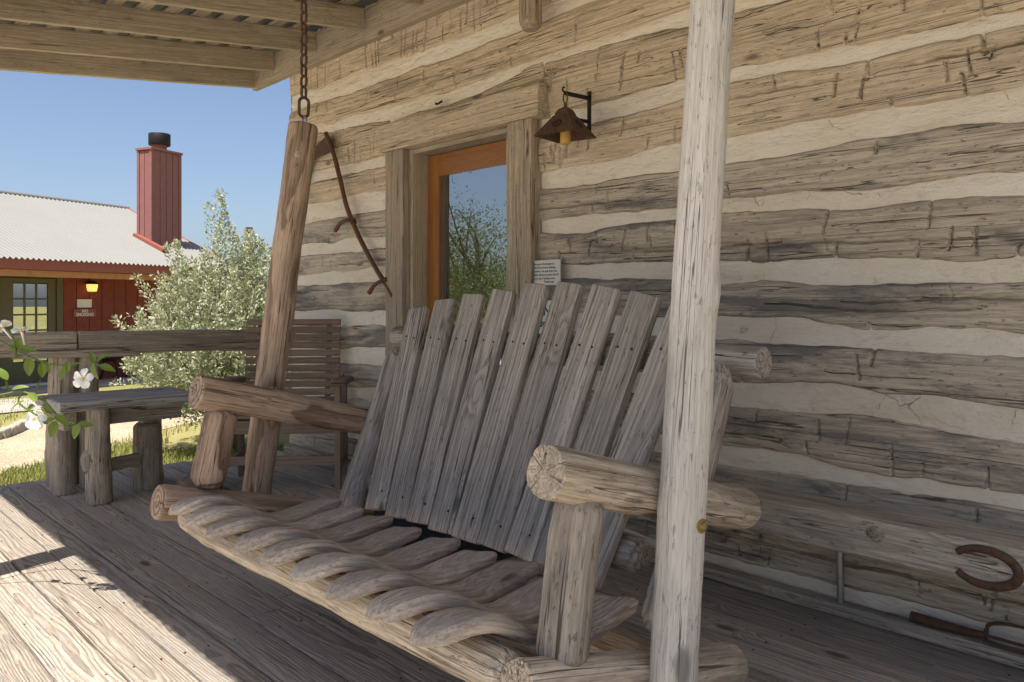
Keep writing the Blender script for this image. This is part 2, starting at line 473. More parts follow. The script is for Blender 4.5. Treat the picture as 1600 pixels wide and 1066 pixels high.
def chink_mat():
    s = NT('chinking_mortar')
    co = s.n('ShaderNodeTexCoord').outputs['Object']
    st = s.vm('MULTIPLY', co, (1, 1, 2.6))
    a = s.noise(st, 2.2, 6, .6)[0]
    b = s.noise(s.vm('MULTIPLY', co, (1, 1, 1.6)), 13, 6, .7)[0]
    d = s.noise(st, 5.5, 5, .7, .6)[0]
    c = s.mix(s.rng(a, .35, .7), (.77, .71, .615), (.70, .615, .50))
    c = s.mix(s.math('MULTIPLY', s.rng(d, .54, .74), .45), c, (.54, .45, .345))
    c = s.mix(s.math('MULTIPLY', s.rng(b, .56, .72), .4), c, (.40, .335, .26))
    v = s.n('ShaderNodeTexVoronoi', feature='DISTANCE_TO_EDGE'); v.inputs['Scale'].default_value = 3.3
    s.set(v.inputs['Vector'], s.vm('ADD', s.vm('MULTIPLY', co, (1, 1, .8)), s.vm('MULTIPLY', s.noise(co, 6, 3)[1], (.25, .25, .25))))
    cr = s.math('MULTIPLY', s.rng(v.outputs['Distance'], .006, .0015), s.rng(a, .58, .66))
    c = s.mix(s.math('MULTIPLY', cr, .4), c, (.38, .31, .23))
    tr = s.noise(s.vm('MULTIPLY', co, (3, 1, 11)), 2, 3, .6, 1.0)[0]      # trowel strokes
    g = s.noise(co, 240, 3, .6)[0]
    h = s.math('ADD', s.math('MULTIPLY', s.noise(st, 9, 4, .55)[0], 2.0), s.math('ADD', s.math('MULTIPLY', g, .35), s.math('ADD', s.math('MULTIPLY', tr, .9), s.math('MULTIPLY', cr, -.8))))
    s.bump(h, 1.0, .010)
    return s.fin(c, .92, .2)
M['chink'] = chink_mat()

def leaf_mat(name, c1, c2, trans=.35, rough=.55):
    s = NT(name)
    geo = s.n('ShaderNodeNewGeometry')
    rnd = geo.outputs['Random Per Island']
    c = s.mix(rnd, c1, c2)
    s.fin(c, rough, .3)
    tr = s.n('ShaderNodeBsdfTranslucent'); s.set(tr.inputs[0], s.mix(.5, c, (.25, .32, .05)))
    mx = s.n('ShaderNodeMixShader'); mx.inputs[0].default_value = trans
    s.t.links.new(s.b.outputs[0], mx.inputs[1]); s.t.links.new(tr.outputs[0], mx.inputs[2])
    s.t.links.new(mx.outputs[0], s.out.inputs[0])
    return s.m
M['sage'] = leaf_mat('silver_leaf', (.24, .27, .15), (.58, .58, .45), .3)
M['vineleaf'] = leaf_mat('vine_leaf', (.10, .17, .025), (.19, .25, .05), .3, .4)
M['treeleaf'] = leaf_mat('tree_leaf', (.075, .10, .03), (.13, .15, .055), .3)
M['grassblade'] = leaf_mat('grass_blade', (.16, .19, .05), (.30, .28, .09), .3)

def glass_mat(name, refl=.45, tint=(.9, .95, .95)):
    s = NT(name)
    g = s.n('ShaderNodeBsdfGlossy'); g.inputs['Roughness'].default_value = .003; g.inputs['Color'].default_value = (.9, .93, .95, 1)
    t = s.n('ShaderNodeBsdfTransparent'); t.inputs['Color'].default_value = (*tint, 1)
    fr = s.n('ShaderNodeFresnel'); fr.inputs[0].default_value = 1.5
    mx = s.n('ShaderNodeMixShader')
    s.set(mx.inputs[0], s.math('ADD', fr.outputs[0], refl, clamp=True))
    s.t.links.new(t.outputs[0], mx.inputs[1]); s.t.links.new(g.outputs[0], mx.inputs[2])
    s.t.links.new(mx.outputs[0], s.out.inputs[0])
    return s.m
M['glass'] = glass_mat('coated_glass', .36)
M['farglass'] = glass_mat('far_glass', .5)

def ground_mat():
    s = NT('ground_soil_and_turf')
    co = s.n('ShaderNodeTexCoord').outputs['Object']
    a = s.noise(co, .5, 5, .6)[0]; b = s.noise(co, 24, 4, .7)[0]
    c = s.mix(s.rng(a, .4, .62), (.23, .22, .075), (.32, .28, .12))
    c = s.mix(s.math('MULTIPLY', b, .5), c, (.16, .15, .06))
    s.bump(b, .6, .03)
    return s.fin(c, .95, .1)
M['turf'] = ground_mat()

def gravel_mat():
    s = NT('tan_gravel')
    co = s.n('ShaderNodeTexCoord').outputs['Object']
    v = s.n('ShaderNodeTexVoronoi', feature='F1'); s.set(v.inputs['Vector'], co); v.inputs['Scale'].default_value = 38
    a = s.noise(co, 1.3, 4, .6)[0]
    c = s.mix(s.rng(a, .35, .7), (.50, .40, .29), (.40, .31, .21))
    c = s.mix(s.math('MULTIPLY', s.vm('DOT_PRODUCT', v.outputs['Color'], (1, 0, 0)), .55), c, (.30, .23, .16))
    s.bump(s.math('MULTIPLY', v.outputs['Distance'], -1), .8, .02)
    return s.fin(c, .95, .15)
M['gravel'] = gravel_mat()
M['bounce_ground'] = plain('pale_bounce_ground', (.64, .58, .49), .95, 0, 6, .4, (.56, .50, .41), .6, .01, .1)  # pale tone chosen to throw sunlight back up under the porch roof
M['stub'] = wood('stub_log', (.50, .44, .365), (.26, .215, .17), (.21, .185, .155), ring=90, ring_amt=.2, streak=.75, stain=.85, stain_lo=.45, crack=.7, knot=.6, warp=.015, bump=.9, var=.05, pits=.9, radial=1)
# ------------------------------------------------------------------ ground
GZ = -0.40
def sheet(name, poly, z, mat, kind='structure', label=None, cat=None, step=None):
    V = [(x, y, z) for x, y in poly]
    o = mk(name, V, [tuple(range(len(V)))], mat, None, sharp=None)
    return tag(o, label, cat, kind=kind)
sheet('ground', [(-400, -400), (400, -400), (400, 400), (-400, 400)], GZ, M['turf'])

sheet('bounce_yard', [(-30, -16), (14, -16), (14, .25), (-30, .25)], GZ + .006, M['bounce_ground'])  # bright ground out of direct view, added to bounce sunlight into the porch

def gpt(px, py):
    dep = F * (EYE - GZ) / (py - 475)
    return at(px, py, dep)[:2]
# gravel path curving past the porch end, with a stone edging along its far side
far_edge = [gpt(-260, 735), gpt(-120, 708), gpt(0, 687), gpt(60, 662), gpt(150, 640), gpt(260, 625), gpt(420, 615), gpt(560, 606)]
near_edge = [gpt(-260, 800), gpt(-120, 770), gpt(0, 742), gpt(99, 721), gpt(180, 700), gpt(270, 668), gpt(420, 640), gpt(560, 628)]
fe = spline([np.array([*p, 0]) for p in far_edge], 6); ne = spline([np.array([*p, 0]) for p in near_edge], 6)
V = []; Fc = []
for i, (a, b) in enumerate(zip(fe, ne)):
    for k in range(7):
        t = k / 6; p = a * (1 - t) + b * t
        V.append((p[0], p[1], GZ + .006 + .012 * math.sin(t * math.pi)))
    if i:
        for k in range(6): Fc.append(((i - 1) * 7 + k, i * 7 + k, i * 7 + k + 1, (i - 1) * 7 + k + 1))
tag(mk('gravel_path', V, Fc, M['gravel']), kind='structure')
rr = random.Random(3)
pv, pf = [], []
for i in range(2600):
    k = rr.randrange(len(fe) - 1); t = rr.random() ** .8; q = rr.random()
    p = (fe[k] * (1 - q) + fe[k + 1] * q) * (1 - t) + (ne[k] * (1 - q) + ne[k + 1] * q) * t
    s = rr.uniform(.006, .016); b = len(pv); z = GZ + .008
    pv += [(p[0] - s, p[1], z), (p[0], p[1] - s * rr.uniform(.6, 1.2), z), (p[0] + s, p[1], z), (p[0], p[1] + s, z), (p[0] + rr.uniform(-.3, .3) * s, p[1], z + s * rr.uniform(.6, 1.1))]
    pf += [(b, b + 1, b + 4), (b + 1, b + 2, b + 4), (b + 2, b + 3, b + 4), (b + 3, b, b + 4)]
tag(mk('gravel_stones', pv, pf, M['stone'], sharp=None), 'loose tan pebbles scattered over the gravel path', 'gravel', kind='stuff')
edg = empty('stone_edging', (fe[6][0], fe[6][1], GZ), 'low curved stone edging along the far side of the gravel path', 'edging')
acc = 0; i = 0
for i in range(0, len(fe) - 1):
    a, b = fe[i], fe[i + 1]
    L = np.linalg.norm(b - a); nst = max(1, int(L / .32))
    for k in range(nst):
        p = a + (b - a) * (k / nst); q = a + (b - a) * ((k + .94) / nst)
        if p[0] < -22: continue
        board('edging_stone', [p[0], p[1], GZ + .05], [q[0], q[1], GZ + .05 + rr.uniform(-.01, .01)], .12, .10, M['stone'], edg, i * 50 + k, (0, 0, 1), .018, .008, .08)
# paved walk in front of the red building
W0, W1 = gpt(-200, 668), gpt(300, 618)
W2, W3 = gpt(300, 607), gpt(-200, 640)
sheet('pavement', [tuple(W0), tuple(W1), tuple(W2), tuple(W3)], GZ + .02, M['concrete'])

# grass tufts near the porch
bv, bf = [], []
def blade(x, y, h, a, l):
    b = len(bv); dx, dy = math.cos(a), math.sin(a); w = .0045
    bv.extend([(x - dy * w, y + dx * w, GZ), (x + dy * w, y - dx * w, GZ), (x + dx * l * .4 + dy * w * .7, y + dy * l * .4 - dx * w * .7, GZ + h * .65), (x + dx * l * .4 - dy * w * .7, y + dy * l * .4 + dx * w * .7, GZ + h * .65), (x + dx * l, y + dy * l, GZ + h)])
    bf.extend([(b, b + 1, b + 2, b + 3), (b + 3, b + 2, b + 4)])
for i in range(26000):
    px = rr.uniform(-60, 480); py = rr.choice([rr.uniform(622, 765), rr.uniform(690, 760)])
    p = gpt(px, py)
    if p[0] > -5.9: continue
    # leave the path clear
    j = int(np.argmin([abs(q[1] - p[1]) + abs(q[0] - p[0]) * .3 for q in ne]))
    da = np.linalg.norm(p - fe[j][:2]); db = np.linalg.norm(p - ne[j][:2]); w = np.linalg.norm(fe[j][:2] - ne[j][:2])
    if da < w * .97 and db < w * .97: continue
    if f2(p[0] * .8, p[1] * .8, 5) < -.25: continue
    blade(p[0], p[1], rr.uniform(.025, .075), rr.uniform(0, 6.28), rr.uniform(.0, .05))
tag(mk('grass', bv, bf, M['grassblade'], sharp=None), 'short yellow-green grass beside the porch deck and path', 'grass', kind='stuff')

# ------------------------------------------------------------------ porch deck
deck = empty('porch_deck', (-2.5, 1.5, 0), kind='structure')
PITCH = 0.1605
rr = random.Random(11)
k = -2
y = 0.657 + PITCH * -2
row = 0
while y < WALL + .02:
    x1 = 2.2
    cuts = [x1]
    while cuts[-1] > -5.88:
        cuts.append(max(-5.88, cuts[-1] - rr.choice([2.4, 3.6, 4.8, 3.0]) - (rr.uniform(.2, 1.5) if len(cuts) == 1 else 0)))
        if cuts[-1] - (-5.88) < .6: cuts[-1] = -5.88
    wd = PITCH - .0085
    top = min(y + wd, WALL + .03)
    for a, b in zip(cuts[1:], cuts[:-1]):
        zz = rr.uniform(-.002, .002)
        board('plank', [a + .0015, (y + top) / 2, -.019 + zz], [b - .0015, (y + top) / 2, -.019 + zz + rr.uniform(-.0015, .0015)], top - y, .038, M['deck'], deck, 1000 + row * 13 + len(cuts) * 3 + int(a * 7), (0, 1, 0), .0035, .0012, .07)
    y += PITCH; row += 1
for xx in (-5.86,):
    board('rim_joist', [xx + .02, .3, -.13], [xx + .02, WALL, -.13], .18, .04, M['old'], deck, 77, (0, 0, 1))
for yy in (.36, 1.2, 2.05, 2.8):
    board('joist', [-5.83, yy, -.13], [2.2, yy, -.13], .17, .05, M['old'], deck, int(yy * 100), (0, 0, 1), seg=.5)
for i, xx in enumerate(np.arange(-5.7, 2.2, 1.2)):
    board('deck_pier', [xx, .4, GZ - .05], [xx, .4, -.22], .12, .12, M['old'], deck, 300 + i, (1, 0, 0), seg=.3)
# nail heads, two to a plank over every third joist line
nv, nf = loft(np.array([[[r_ * math.cos(a), r_ * math.sin(a), z_] for a in np.linspace(0, 2 * math.pi, 8, endpoint=False)] for r_, z_ in ((.0038, -.002), (.0038, .0002), (.0026, .0007))]))
nme = bpy.data.meshes.new('nail'); nme.from_pydata([tuple(v) for v in nv], [], nf); nme.materials.append(M['rust'])
rr = random.Random(5)
for rw in range(0, 15):
    for xx in np.arange(-5.7, -.5, .61):
        for f in (.24, .76):
            o = bpy.data.objects.new('nail', nme); COL.objects.link(o); o.parent = deck
            yy = .657 + PITCH * (rw - .0) + (PITCH - .0085) * f + rr.uniform(-.006, .006)
            o.location = Vector((xx + rr.uniform(-.008, .008), yy, .0022)) - deck.location

# ------------------------------------------------------------------ log cabin wall
XL, XR = -5.60, 2.0          # ends of the wall
DL, DR = -4.251, -2.951      # outer edges of the door trim
cabin = empty('log_cabin', (-3.6, WALL, 0), 'hewn log cabin wall with cream chinking and a timber door frame', 'cabin')

def poly(pts):
    q = sorted(onwall(*p) for p in pts)
    xs = np.array([a for a, _ in q]); zs = np.array([b for _, b in q])
    def f(x):
        x = np.asarray(x, float)
        z = np.interp(x, xs, zs)
        # carry the last slope a little way past the measured ends
        s1 = (zs[-1] - zs[-2]) / (xs[-1] - xs[-2]); s0 = (zs[1] - zs[0]) / (xs[1] - xs[0])
        z = np.where(x > xs[-1], zs[-1] + np.clip(s1, -.03, .03) * np.minimum(x - xs[-1], 1.0), z)
        z = np.where(x < xs[0], zs[0] + np.clip(s0, -.05, .05) * (x - xs[0]), z)
        return z
    return f

# chinking bands, top to bottom: (upper edge, lower edge) as photo points lying on the wall
BANDS = [
 ([(465,150),(494,141),(600,103),(712,62),(800,28),(870,2)], [(465,170),(494,159),(619,123),(650,106),(744,73),(812,47),(900,12)]),
 ([(465,205),(497,196),(575,178),(669,150),(744,131),(806,106),(876,82),(1066,18),(1131,-2)], [(465,216),(500,206),(607,190),(700,163),(812,114),(823,105),(968,66),(1066,40),(1131,22),(1300,-20)]),
 ([(465,276),(489,271),(615,242),(850,182),(1049,132),(1131,112),(1350,68),(1600,16)], [(480,286),(612,259),(850,212),(1049,160),(1131,131),(1350,92),(1600,37)]),
 ([(480,322),(612,296),(850,271),(1049,228),(1131,216),(1350,173),(1600,131)], [(480,348),(612,327),(850,296),(1049,264),(1131,250),(1350,217),(1600,184)]),
 ([(480,382),(612,367),(850,344),(1049,326),(1131,316),(1350,295),(1600,272)], [(480,400),(612,384),(850,365),(1049,344),(1131,332),(1350,320),(1600,302)]),
 ([(480,428),(612,417),(850,412),(1049,412),(1131,408),(1350,405),(1600,399)], [(480,447),(612,439),(850,440),(1049,437),(1131,442),(1350,442),(1600,436)]),
 ([(480,486),(612,487),(850,490),(1131,495),(1350,511),(1600,523)], [(480,507),(612,506),(850,516),(1131,531),(1350,545),(1600,561)]),
 ([(480,545),(612,546),(850,570),(1140,595),(1350,608),(1600,642)], [(480,568),(612,571),(850,598),(1140,630),(1350,650),(1600,690)]),
 ([(480,603),(612,609),(850,650),(1129,694),(1350,735),(1600,774)], [(480,618),(612,629),(850,675),(1121,726),(1313,758),(1600,798)]),
 ([(480,660),(612,672),(1131,790),(1600,885)], [(480,675),(612,690),(1131,812),(1600,915)]),
 ([(480,705),(612,722),(1096,862),(1600,985)], [(480,728),(612,745),(1096,886),(1600,1015)]),
]
EDGES = [(poly(a), poly(b)) for a, b in BANDS]
TOPZ = 3.15
HEW = [1.3, .25, .8, 1.0, .35, .8, .2, .3, .4, .3, .8, .0]

def hewn(name, x0, x1, zb, zt, seed, hew, dz=.004, fine=True):
    mat = M['hewntan'] if float(zt(np.array([(x0 + min(x1, -1.0)) / 2]))[0]) > 1.74 else M['hewn']     # the logs high under the roof have stayed tan
    rs = random.Random(seed)
    L = x1 - x0
    xs = np.arange(x0, min(x1, -.60), .0056) if fine else np.arange(x0, x1, .03)
    if x1 > -.60 and fine: xs = np.concatenate([xs, np.arange(max(-.60, x0), x1, .04)])
    xs = np.append(xs[:-1], x1)
    s0 = np.concatenate([[0, .012, .03, .055, .09], np.linspace(.125, .875, 34), [.91, .945, .97, .988, 1]])
    X, S = np.meshgrid(xs, s0)
    b = zb(xs) + .012 * f2(xs * 3.2, 0, seed, 4) * 2 + .004 * f2(xs * 18, 1, seed + 1, 2)
    t = zt(xs) + .012 * f2(xs * 3.0, 4, seed + 2, 4) * 2 + .004 * f2(xs * 18, 3, seed + 3, 2)
    b = b - .004; t = t + .004
    Z = b + (t - b) * S
    H = (t - b)
    e = np.minimum(S, 1 - S) * H                       # metres from the nearest edge
    prof = -.040 * np.clip(1 - e / .016, 0, 1) ** 2.0 + .006 * np.clip(1 - ((S - .5) / .5) ** 2, 0, 1)
    D = prof + .0070 * f2(X * 2.2, Z * 9, seed + 11, 4) + .0028 * f2(X * 9, Z * 50, seed + 12, 3) + .0012 * n2(X * 25, Z * 160, seed + 13)
    # broad adze facets
    fx = X * (5 + 3 * hew) + .3 * n2(X, Z * 6, seed + 20)
    D = D + .005 * hew * n2(X * 11, Z * 14, seed + 21)
    # scoring cuts across the grain
    for i in range(int(hew * L * 13)):
        cx = rs.uniform(x0, x1); c0 = rs.choice([0, rs.uniform(0, .5), rs.uniform(.3, .7)]); c1 = c0 + rs.uniform(.2, .6)
        tilt = rs.uniform(-.035, .05); dep = rs.uniform(.008, .020) * (1.3 if hew > .9 else 1); wdt = rs.uniform(.0030, .0058)
        line = cx + tilt * (S - .5) * 1.0 + .006 * n2(S * 7, 0 * S, seed + i)
        g = np.exp(-((X - line) / wdt) ** 2) * ((S > c0) & (S < c1))
        # one lip of the cut stands lower, as a chip lifted out
        g2 = np.clip(1 - (X - line) / .035, 0, 1) * (X > line) * ((S > c0) & (S < c1)) * rs.choice([0, 0, .3])
        D = D - dep * g - dep * .35 * g2
    # long checks along the grain
    for i in range(max(1, int(L * .9))):
        a = rs.uniform(x0 - .3, x1 - .2); l = rs.uniform(.4, 1.7); c = rs.uniform(.2, .8); sl = rs.uniform(-.08, .10)
        line = c + sl * (X - a) + .05 * n1(X * 5, seed + i * 3) + .02 * n1(X * 22, seed + i * 5)
        w = .0036 / H * np.clip(np.minimum(X - a, a + l - X) / .1, 0, 1) + 1e-5
        g = np.exp(-((S - line) / np.maximum(w, 1e-4)) ** 2) * ((X > a) & (X < a + l))
        D = D - .016 * g
    # a few lumps where branches were
    for i in range(int(L * 1.2)):
        kx, ks = rs.uniform(x0, x1), rs.uniform(.2, .8); rad = rs.uniform(.025, .05)
        D = D + .010 * np.exp(-(((X - kx) / (rad * 1.4)) ** 2 + ((S - ks) * H / rad) ** 2)) * rs.choice([1, 1, -.8])
    ends = np.minimum(X - x0, x1 - X)
    D = D - .012 * np.clip(1 - ends / .01, 0, 1)
    Y = WALL - dz - D
    m, n = X.shape
    V = np.stack([X, Y, Z], -1).reshape(-1, 3)
    W = np.stack([X + seed * 3.7, Z - (Z.mean() + rs.uniform(-.05, .05)), np.full_like(X, .05 + rs.uniform(0, .04)) + D], -1).reshape(-1, 3)
    idx = np.arange(m * n).reshape(m, n)
    q = np.stack([idx[:-1, :-1], idx[:-1, 1:], idx[1:, 1:], idx[1:, :-1]], -1).reshape(-1, 4)
    # back faces and ends so that the log is solid
    nb = len(V)
    back = np.array([[x0, WALL + .17, b[0]], [x1, WALL + .17, b[-1]], [x1, WALL + .17, t[-1]], [x0, WALL + .17, t[0]]])
    Vx = np.vstack([V, back, V[idx[:, 0]], V[idx[:, -1]]])
    Wx = np.vstack([W, np.stack([back[:, 0], back[:, 2] - Z.mean(), back[:, 1] - WALL], 1), np.stack([V[idx[:, 0], 0], V[idx[:, 0], 2] - Z.mean(), V[idx[:, 0], 1] - WALL], 1), np.stack([V[idx[:, -1], 0], V[idx[:, -1], 2] - Z.mean(), V[idx[:, -1], 1] - WALL], 1)])
    Q = [tuple(f) for f in q]
    l0 = nb + 4; l1 = l0 + m
    Q.append((nb + 1, nb, nb + 3, nb + 2))
    Q.append(tuple([nb, *range(l0, l0 + m), nb + 3][::-1]))
    Q.append(tuple([nb + 1, *range(l1, l1 + m), nb + 2]))
    return mk(name, Vx, Q, mat, cabin, Wx, sharp=55)

dl, dr = -4.20, -3.03         # the logs stop behind the door trim
n = len(EDGES)
for i in range(n + 1):
    zt = (lambda x: np.full_like(np.asarray(x, float), TOPZ)) if i == 0 else EDGES[i - 1][1]
    zb = (lambda x: np.full_like(np.asarray(x, float), -.06)) if i == n else EDGES[i][0]
    if i == n: continue
    if i < 3 - 1 or i == 2:
        if i == 2:
            # the log the lintel is let into: whole above, cut by the door head below
            hewn('log', XL, -4.30, zb, zt, 40 + i, HEW[i]); hewn('log', -2.93, XR, zb, zt, 60 + i, HEW[i])
            hewn('log', -4.298, -2.932, (lambda x: np.full_like(np.asarray(x, float), 2.11)), zt, 70 + i, .3)
        else:
            hewn('log', XL, XR, zb, zt, 40 + i, HEW[i])
    else:
        hewn('log', XL, dl, zb, zt, 40 + i, HEW[i] * .5)
        hewn('log', dr, XR, zb, zt, 60 + i, HEW[i])

def chinkband(i, x0, x1):
    a, b = EDGES[i]
    xs = np.arange(x0, x1, .02); xs = np.append(xs, x1)
    ss = np.linspace(-.25, 1.25, 13)
    X, S = np.meshgrid(xs, ss)
    up, lo = a(xs) + .02, b(xs) - .02
    Z = lo + (up - lo) * np.clip((S + .25) / 1.5, 0, 1)
    Y = WALL + .006 + .006 * f2(X * 2, Z * 8, 90 + i) + .002 * f2(X * 12, Z * 30, 91 + i) + .006 * (2 * np.clip((S + .25) / 1.5, 0, 1) - 1) ** 2
    m, nn = X.shape
    idx = np.arange(m * nn).reshape(m, nn)
    q = np.stack([idx[:-1, :-1], idx[:-1, 1:], idx[1:, 1:], idx[1:, :-1]], -1).reshape(-1, 4)
    return mk('chinking', np.stack([X, Y, Z], -1).reshape(-1, 3), q, M['chink'], cabin, sharp=60)
for i in range(n):
    if i < 2: chinkband(i, XL + .02, XR)
    else:
        chinkband(i, XL + .02, dl); chinkband(i, dr, XR)
# backing behind everything, side wall of the cabin and its corner log ends
box('wall_core', (XL + .05, WALL + .05, -.35), (dl - .02, WALL + .16, TOPZ), M['dark'], cabin)
box('wall_core', (dr + .02, WALL + .05, -.35), (XR, WALL + .16, TOPZ), M['dark'], cabin)
box('wall_core', (dl - .02, WALL + .05, 2.2), (dr + .02, WALL + .16, TOPZ), M['dark'], cabin)
rr = random.Random(21)
for i in range(n - 1):
    zt = float(EDGES[i][0](XL)) + .03; zb = float(EDGES[i][1](XL)) - .03
    zc = (zt + zb) / 2
    ext = rr.uniform(-.005, .05)
    board('corner_log_end', [XL - ext - .02, WALL + .10, zc], [XL + .16, WALL + .10, zc], .15 + rr.uniform(-.02, .02), .16, M['hewn'], cabin, 500 + i, (0, 0, 1), .012, .006, .03)
    board('side_log', [XL + .0, WALL + .19, zc], [XL + .0, WALL + 4.0, zc], .22, .16, M['hewn'], cabin, 530 + i, (0, 0, 1), .015, .006, .1)
box('side_chinking', (XL + .03, WALL + .19, -.35), (XL + .07, WALL + 4, TOPZ), M['chink'], cabin)
# sill board along the wall foot
board('sill_board', [dr + .08, WALL - .033, .025], [XR, WALL - .033, .027], .048, .062, M['old'], cabin, 610, (0, 0, 1), .012, .004, .05)
board('sill_board', [XL + .02, WALL - .03, .045], [dl - .05, WALL - .03, .05], .09, .06, M['old'], cabin, 611, (0, 0, 1), .01, .004, .05)
# joist end sticking out high on the wall
jx, jz = onwall(826, 10, WALL - .12)
log('beam_end', [-2.908, 2.795, 2.79], [-2.906, 2.795, 2.462], .058, .056, M['trim'], cabin, 620, .0, .06, ((.004, .98), (.045, .62)), 1.0, 1, nr=14)
hookx, hookz = onwall(692, 164)
tube('iron_staple', [[hookx - .03, WALL - .028, hookz + .01], [hookx - .012, WALL - .038, hookz], [hookx + .012, WALL - .038, hookz], [hookx + .03, WALL - .028, hookz + .012]], .006, M['darkiron'], cabin, 6)

# ---- door and its timber casing
zl0 = onwall(607, 236)[1]; 
HZ = 2.05                                         # underside of the lintel
board('lintel', [-4.285, WALL - .035, HZ + .084], [-2.885, WALL - .035, HZ + .080], .166, .10, M['hewntan'], cabin, 700, (0, 0, 1), .008, .003, .03, pith=(.02, .09))
board('door_casing', [-4.157, WALL - .02, .0], [-4.157, WALL - .02, HZ], .185, .085, M['trim'], cabin, 701, (1, 0, 0), .006, .003, .03)
board('door_casing', [-3.045, WALL - .025, .0], [-3.045, WALL - .025, HZ], .185, .085, M['trim'], cabin, 702, (1, 0, 0), .008, .004, .03)
box('door_jamb', (-4.065, WALL - .01, 0), (-4.035, WALL + .17, HZ - .002), M['rafter'], cabin)
box('door_jamb', (-3.165, WALL - .0, 0), (-3.137, WALL + .17, HZ - .002), M['rafter'], cabin)
box('door_head', (-4.035, WALL - .005, HZ - .03), (-3.165, WALL + .17, HZ - .003), M['rafter'], cabin)
box('door_sill', (-4.06, WALL - .03, 0), (-3.14, WALL + .17, .035), M['old'], cabin)
door = empty('door', (-3.6 + 3.6, 0, 0)); door.parent = cabin
DY = WALL + .10
def dpart(name, lo, hi, seed, axis): return box(name, lo, hi, M['doorwood'], door, .003, seed, axis)
X0, X1 = -4.033, -3.167
dpart('stile', (X0, DY, .04), (X0 + .105, DY + .045, HZ - .034), 1, 2)
dpart('stile', (X1 - .105, DY, .04), (X1, DY + .045, HZ - .034), 2, 2)
dpart('top_rail', (X0 + .106, DY + .001, HZ - .034 - .13), (X1 - .106, DY + .044, HZ - .035), 3, 0)
dpart('bottom_rail', (X0 + .106, DY + .001, .04), (X1 - .106, DY + .044, .30), 4, 0)
box('glass_pane', (X0 + .10, DY + .016, .29), (X1 - .10, DY + .021, HZ - .16), M['glass'], door, .0005)
tube('door_knob', [[X1 - .05, DY - .06, .98], [X1 - .05, DY - .05, .98], [X1 - .05, DY - .035, .98], [X1 - .05, DY - .02, .98], [X1 - .05, DY + .001, .98]], .028, M['brass'], door, 12, taper=[.5, 1, 1, .5, .5])
for i in range(34):
    z = .34 + i * .0475
    if z > HZ - .2: break
    board('blind_slat', [X0 + .11, DY + .085, z], [X1 - .11, DY + .085, z], .038, .002, M['blind'], door, i, (0, .75, .66), .0006, 0, 1)
for xx in (X0 + .2, X1 - .2): tube('blind_cord', [[xx, DY + .07, .3], [xx, DY + .07, 1.9]], .002, M['blind'], door, 5)
# dim room behind the glass
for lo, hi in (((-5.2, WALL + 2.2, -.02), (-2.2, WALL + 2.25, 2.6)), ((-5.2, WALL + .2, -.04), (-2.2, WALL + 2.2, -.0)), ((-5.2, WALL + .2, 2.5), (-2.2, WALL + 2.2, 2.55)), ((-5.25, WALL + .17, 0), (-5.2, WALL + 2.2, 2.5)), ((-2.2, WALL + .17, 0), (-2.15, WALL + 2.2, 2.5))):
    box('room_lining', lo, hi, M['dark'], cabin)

# ------------------------------------------------------------------ porch roof
roof = empty('porch_roof', (-2, 1.5, 2.8), 'open porch roof of rafters and spaced boards under metal sheet', 'porch roof')
SL = .11; ROOFX = .45  # roof's unseen right end is cut short to let more light in
def rz(y): return 2.86 - SL * (2.86 - y)          # underside of the rafters
EAVE = .12
for i, xx in enumerate([-5.73, -5.11, -4.49, -3.87, -3.25, -2.63, -2.01, -1.39, -.77, -.15, .40]):
    board('rafter', [xx, EAVE, rz(EAVE) + .07], [xx, 2.838, rz(2.838) + .07], .14, .042, M['rafter'], roof, 800 + i, (0, 0, 1), .003, .001, .1)
board('end_rafter', [-6.06, EAVE, rz(EAVE) + .045], [-6.06, 2.90, rz(2.90) + .045], .21, .05, M['rafter'], roof, 820, (0, 0, 1), .003, .001, .1)
board('ledger', [-6.085, 2.862, 2.885], [ROOFX, 2.862, 2.885], .205, .044, M['rafter'], roof, 821, (0, 0, 1), .003, .001, .15)
board('fascia', [-6.08, EAVE - .022, rz(EAVE) + .06], [ROOFX, EAVE - .022, rz(EAVE) + .06], .20, .035, M['rafter'], roof, 822, (0, 0, 1), .003, .001, .15)
i = 0; y = EAVE + .06
while y < 2.84:
    board('roof_board', [-6.04, y, rz(y) + .152], [ROOFX, y, rz(y) + .152], .075, .019, M['rafter'], roof, 830 + i, (0, 1, SL), .002, .001, .3)
    y += .168; i += 1
nx = 420
xs = np.linspace(-6.12, ROOFX + .05, nx); V = []; Fc = []
for k, y in enumerate((EAVE - .12, 1.5, 2.95)):
    for x in xs: V.append((x, y, rz(y) + .178 + .009 * math.sin(x * 2 * math.pi / .076)))
for k in range(2):
    for j in range(nx - 1): Fc.append((k * nx + j, k * nx + j + 1, (k + 1) * nx + j + 1, (k + 1) * nx + j))
mk('roof_sheet', V, Fc, M['tin'], roof, sharp=60)
board('porch_beam', [-6.03, .47, rz(.47) - .072], [ROOFX, .47, rz(.47) - .072], .14, .10, M['rafter'], roof, 860, (0, 0, 1), .004, .001, .2)
for i, xx in enumerate((-5.80, -3.92)):
    log('porch_post', [xx, .47, -.0], [xx + .01, .47, rz(.47) - .140], .088, .08, M['post'], roof, 870 + i, .008, .04)
for i, (a, b) in enumerate(((-3.25, -2.63), (-1.39, -.77))):
    board('chain_block', [a + .022, 1.66, rz(1.66) + .07], [b - .022, 1.66, rz(1.66) + .07], .135, .08, M['rafter'], roof, 880 + i, (0, 0, 1), .003)
# ------------------------------------------------------------------ porch swing
sw = empty('porch_swing', (-2.05, 1.4, .25), 'rustic log porch swing with scalloped seat slats and fanned board back', 'porch swing')
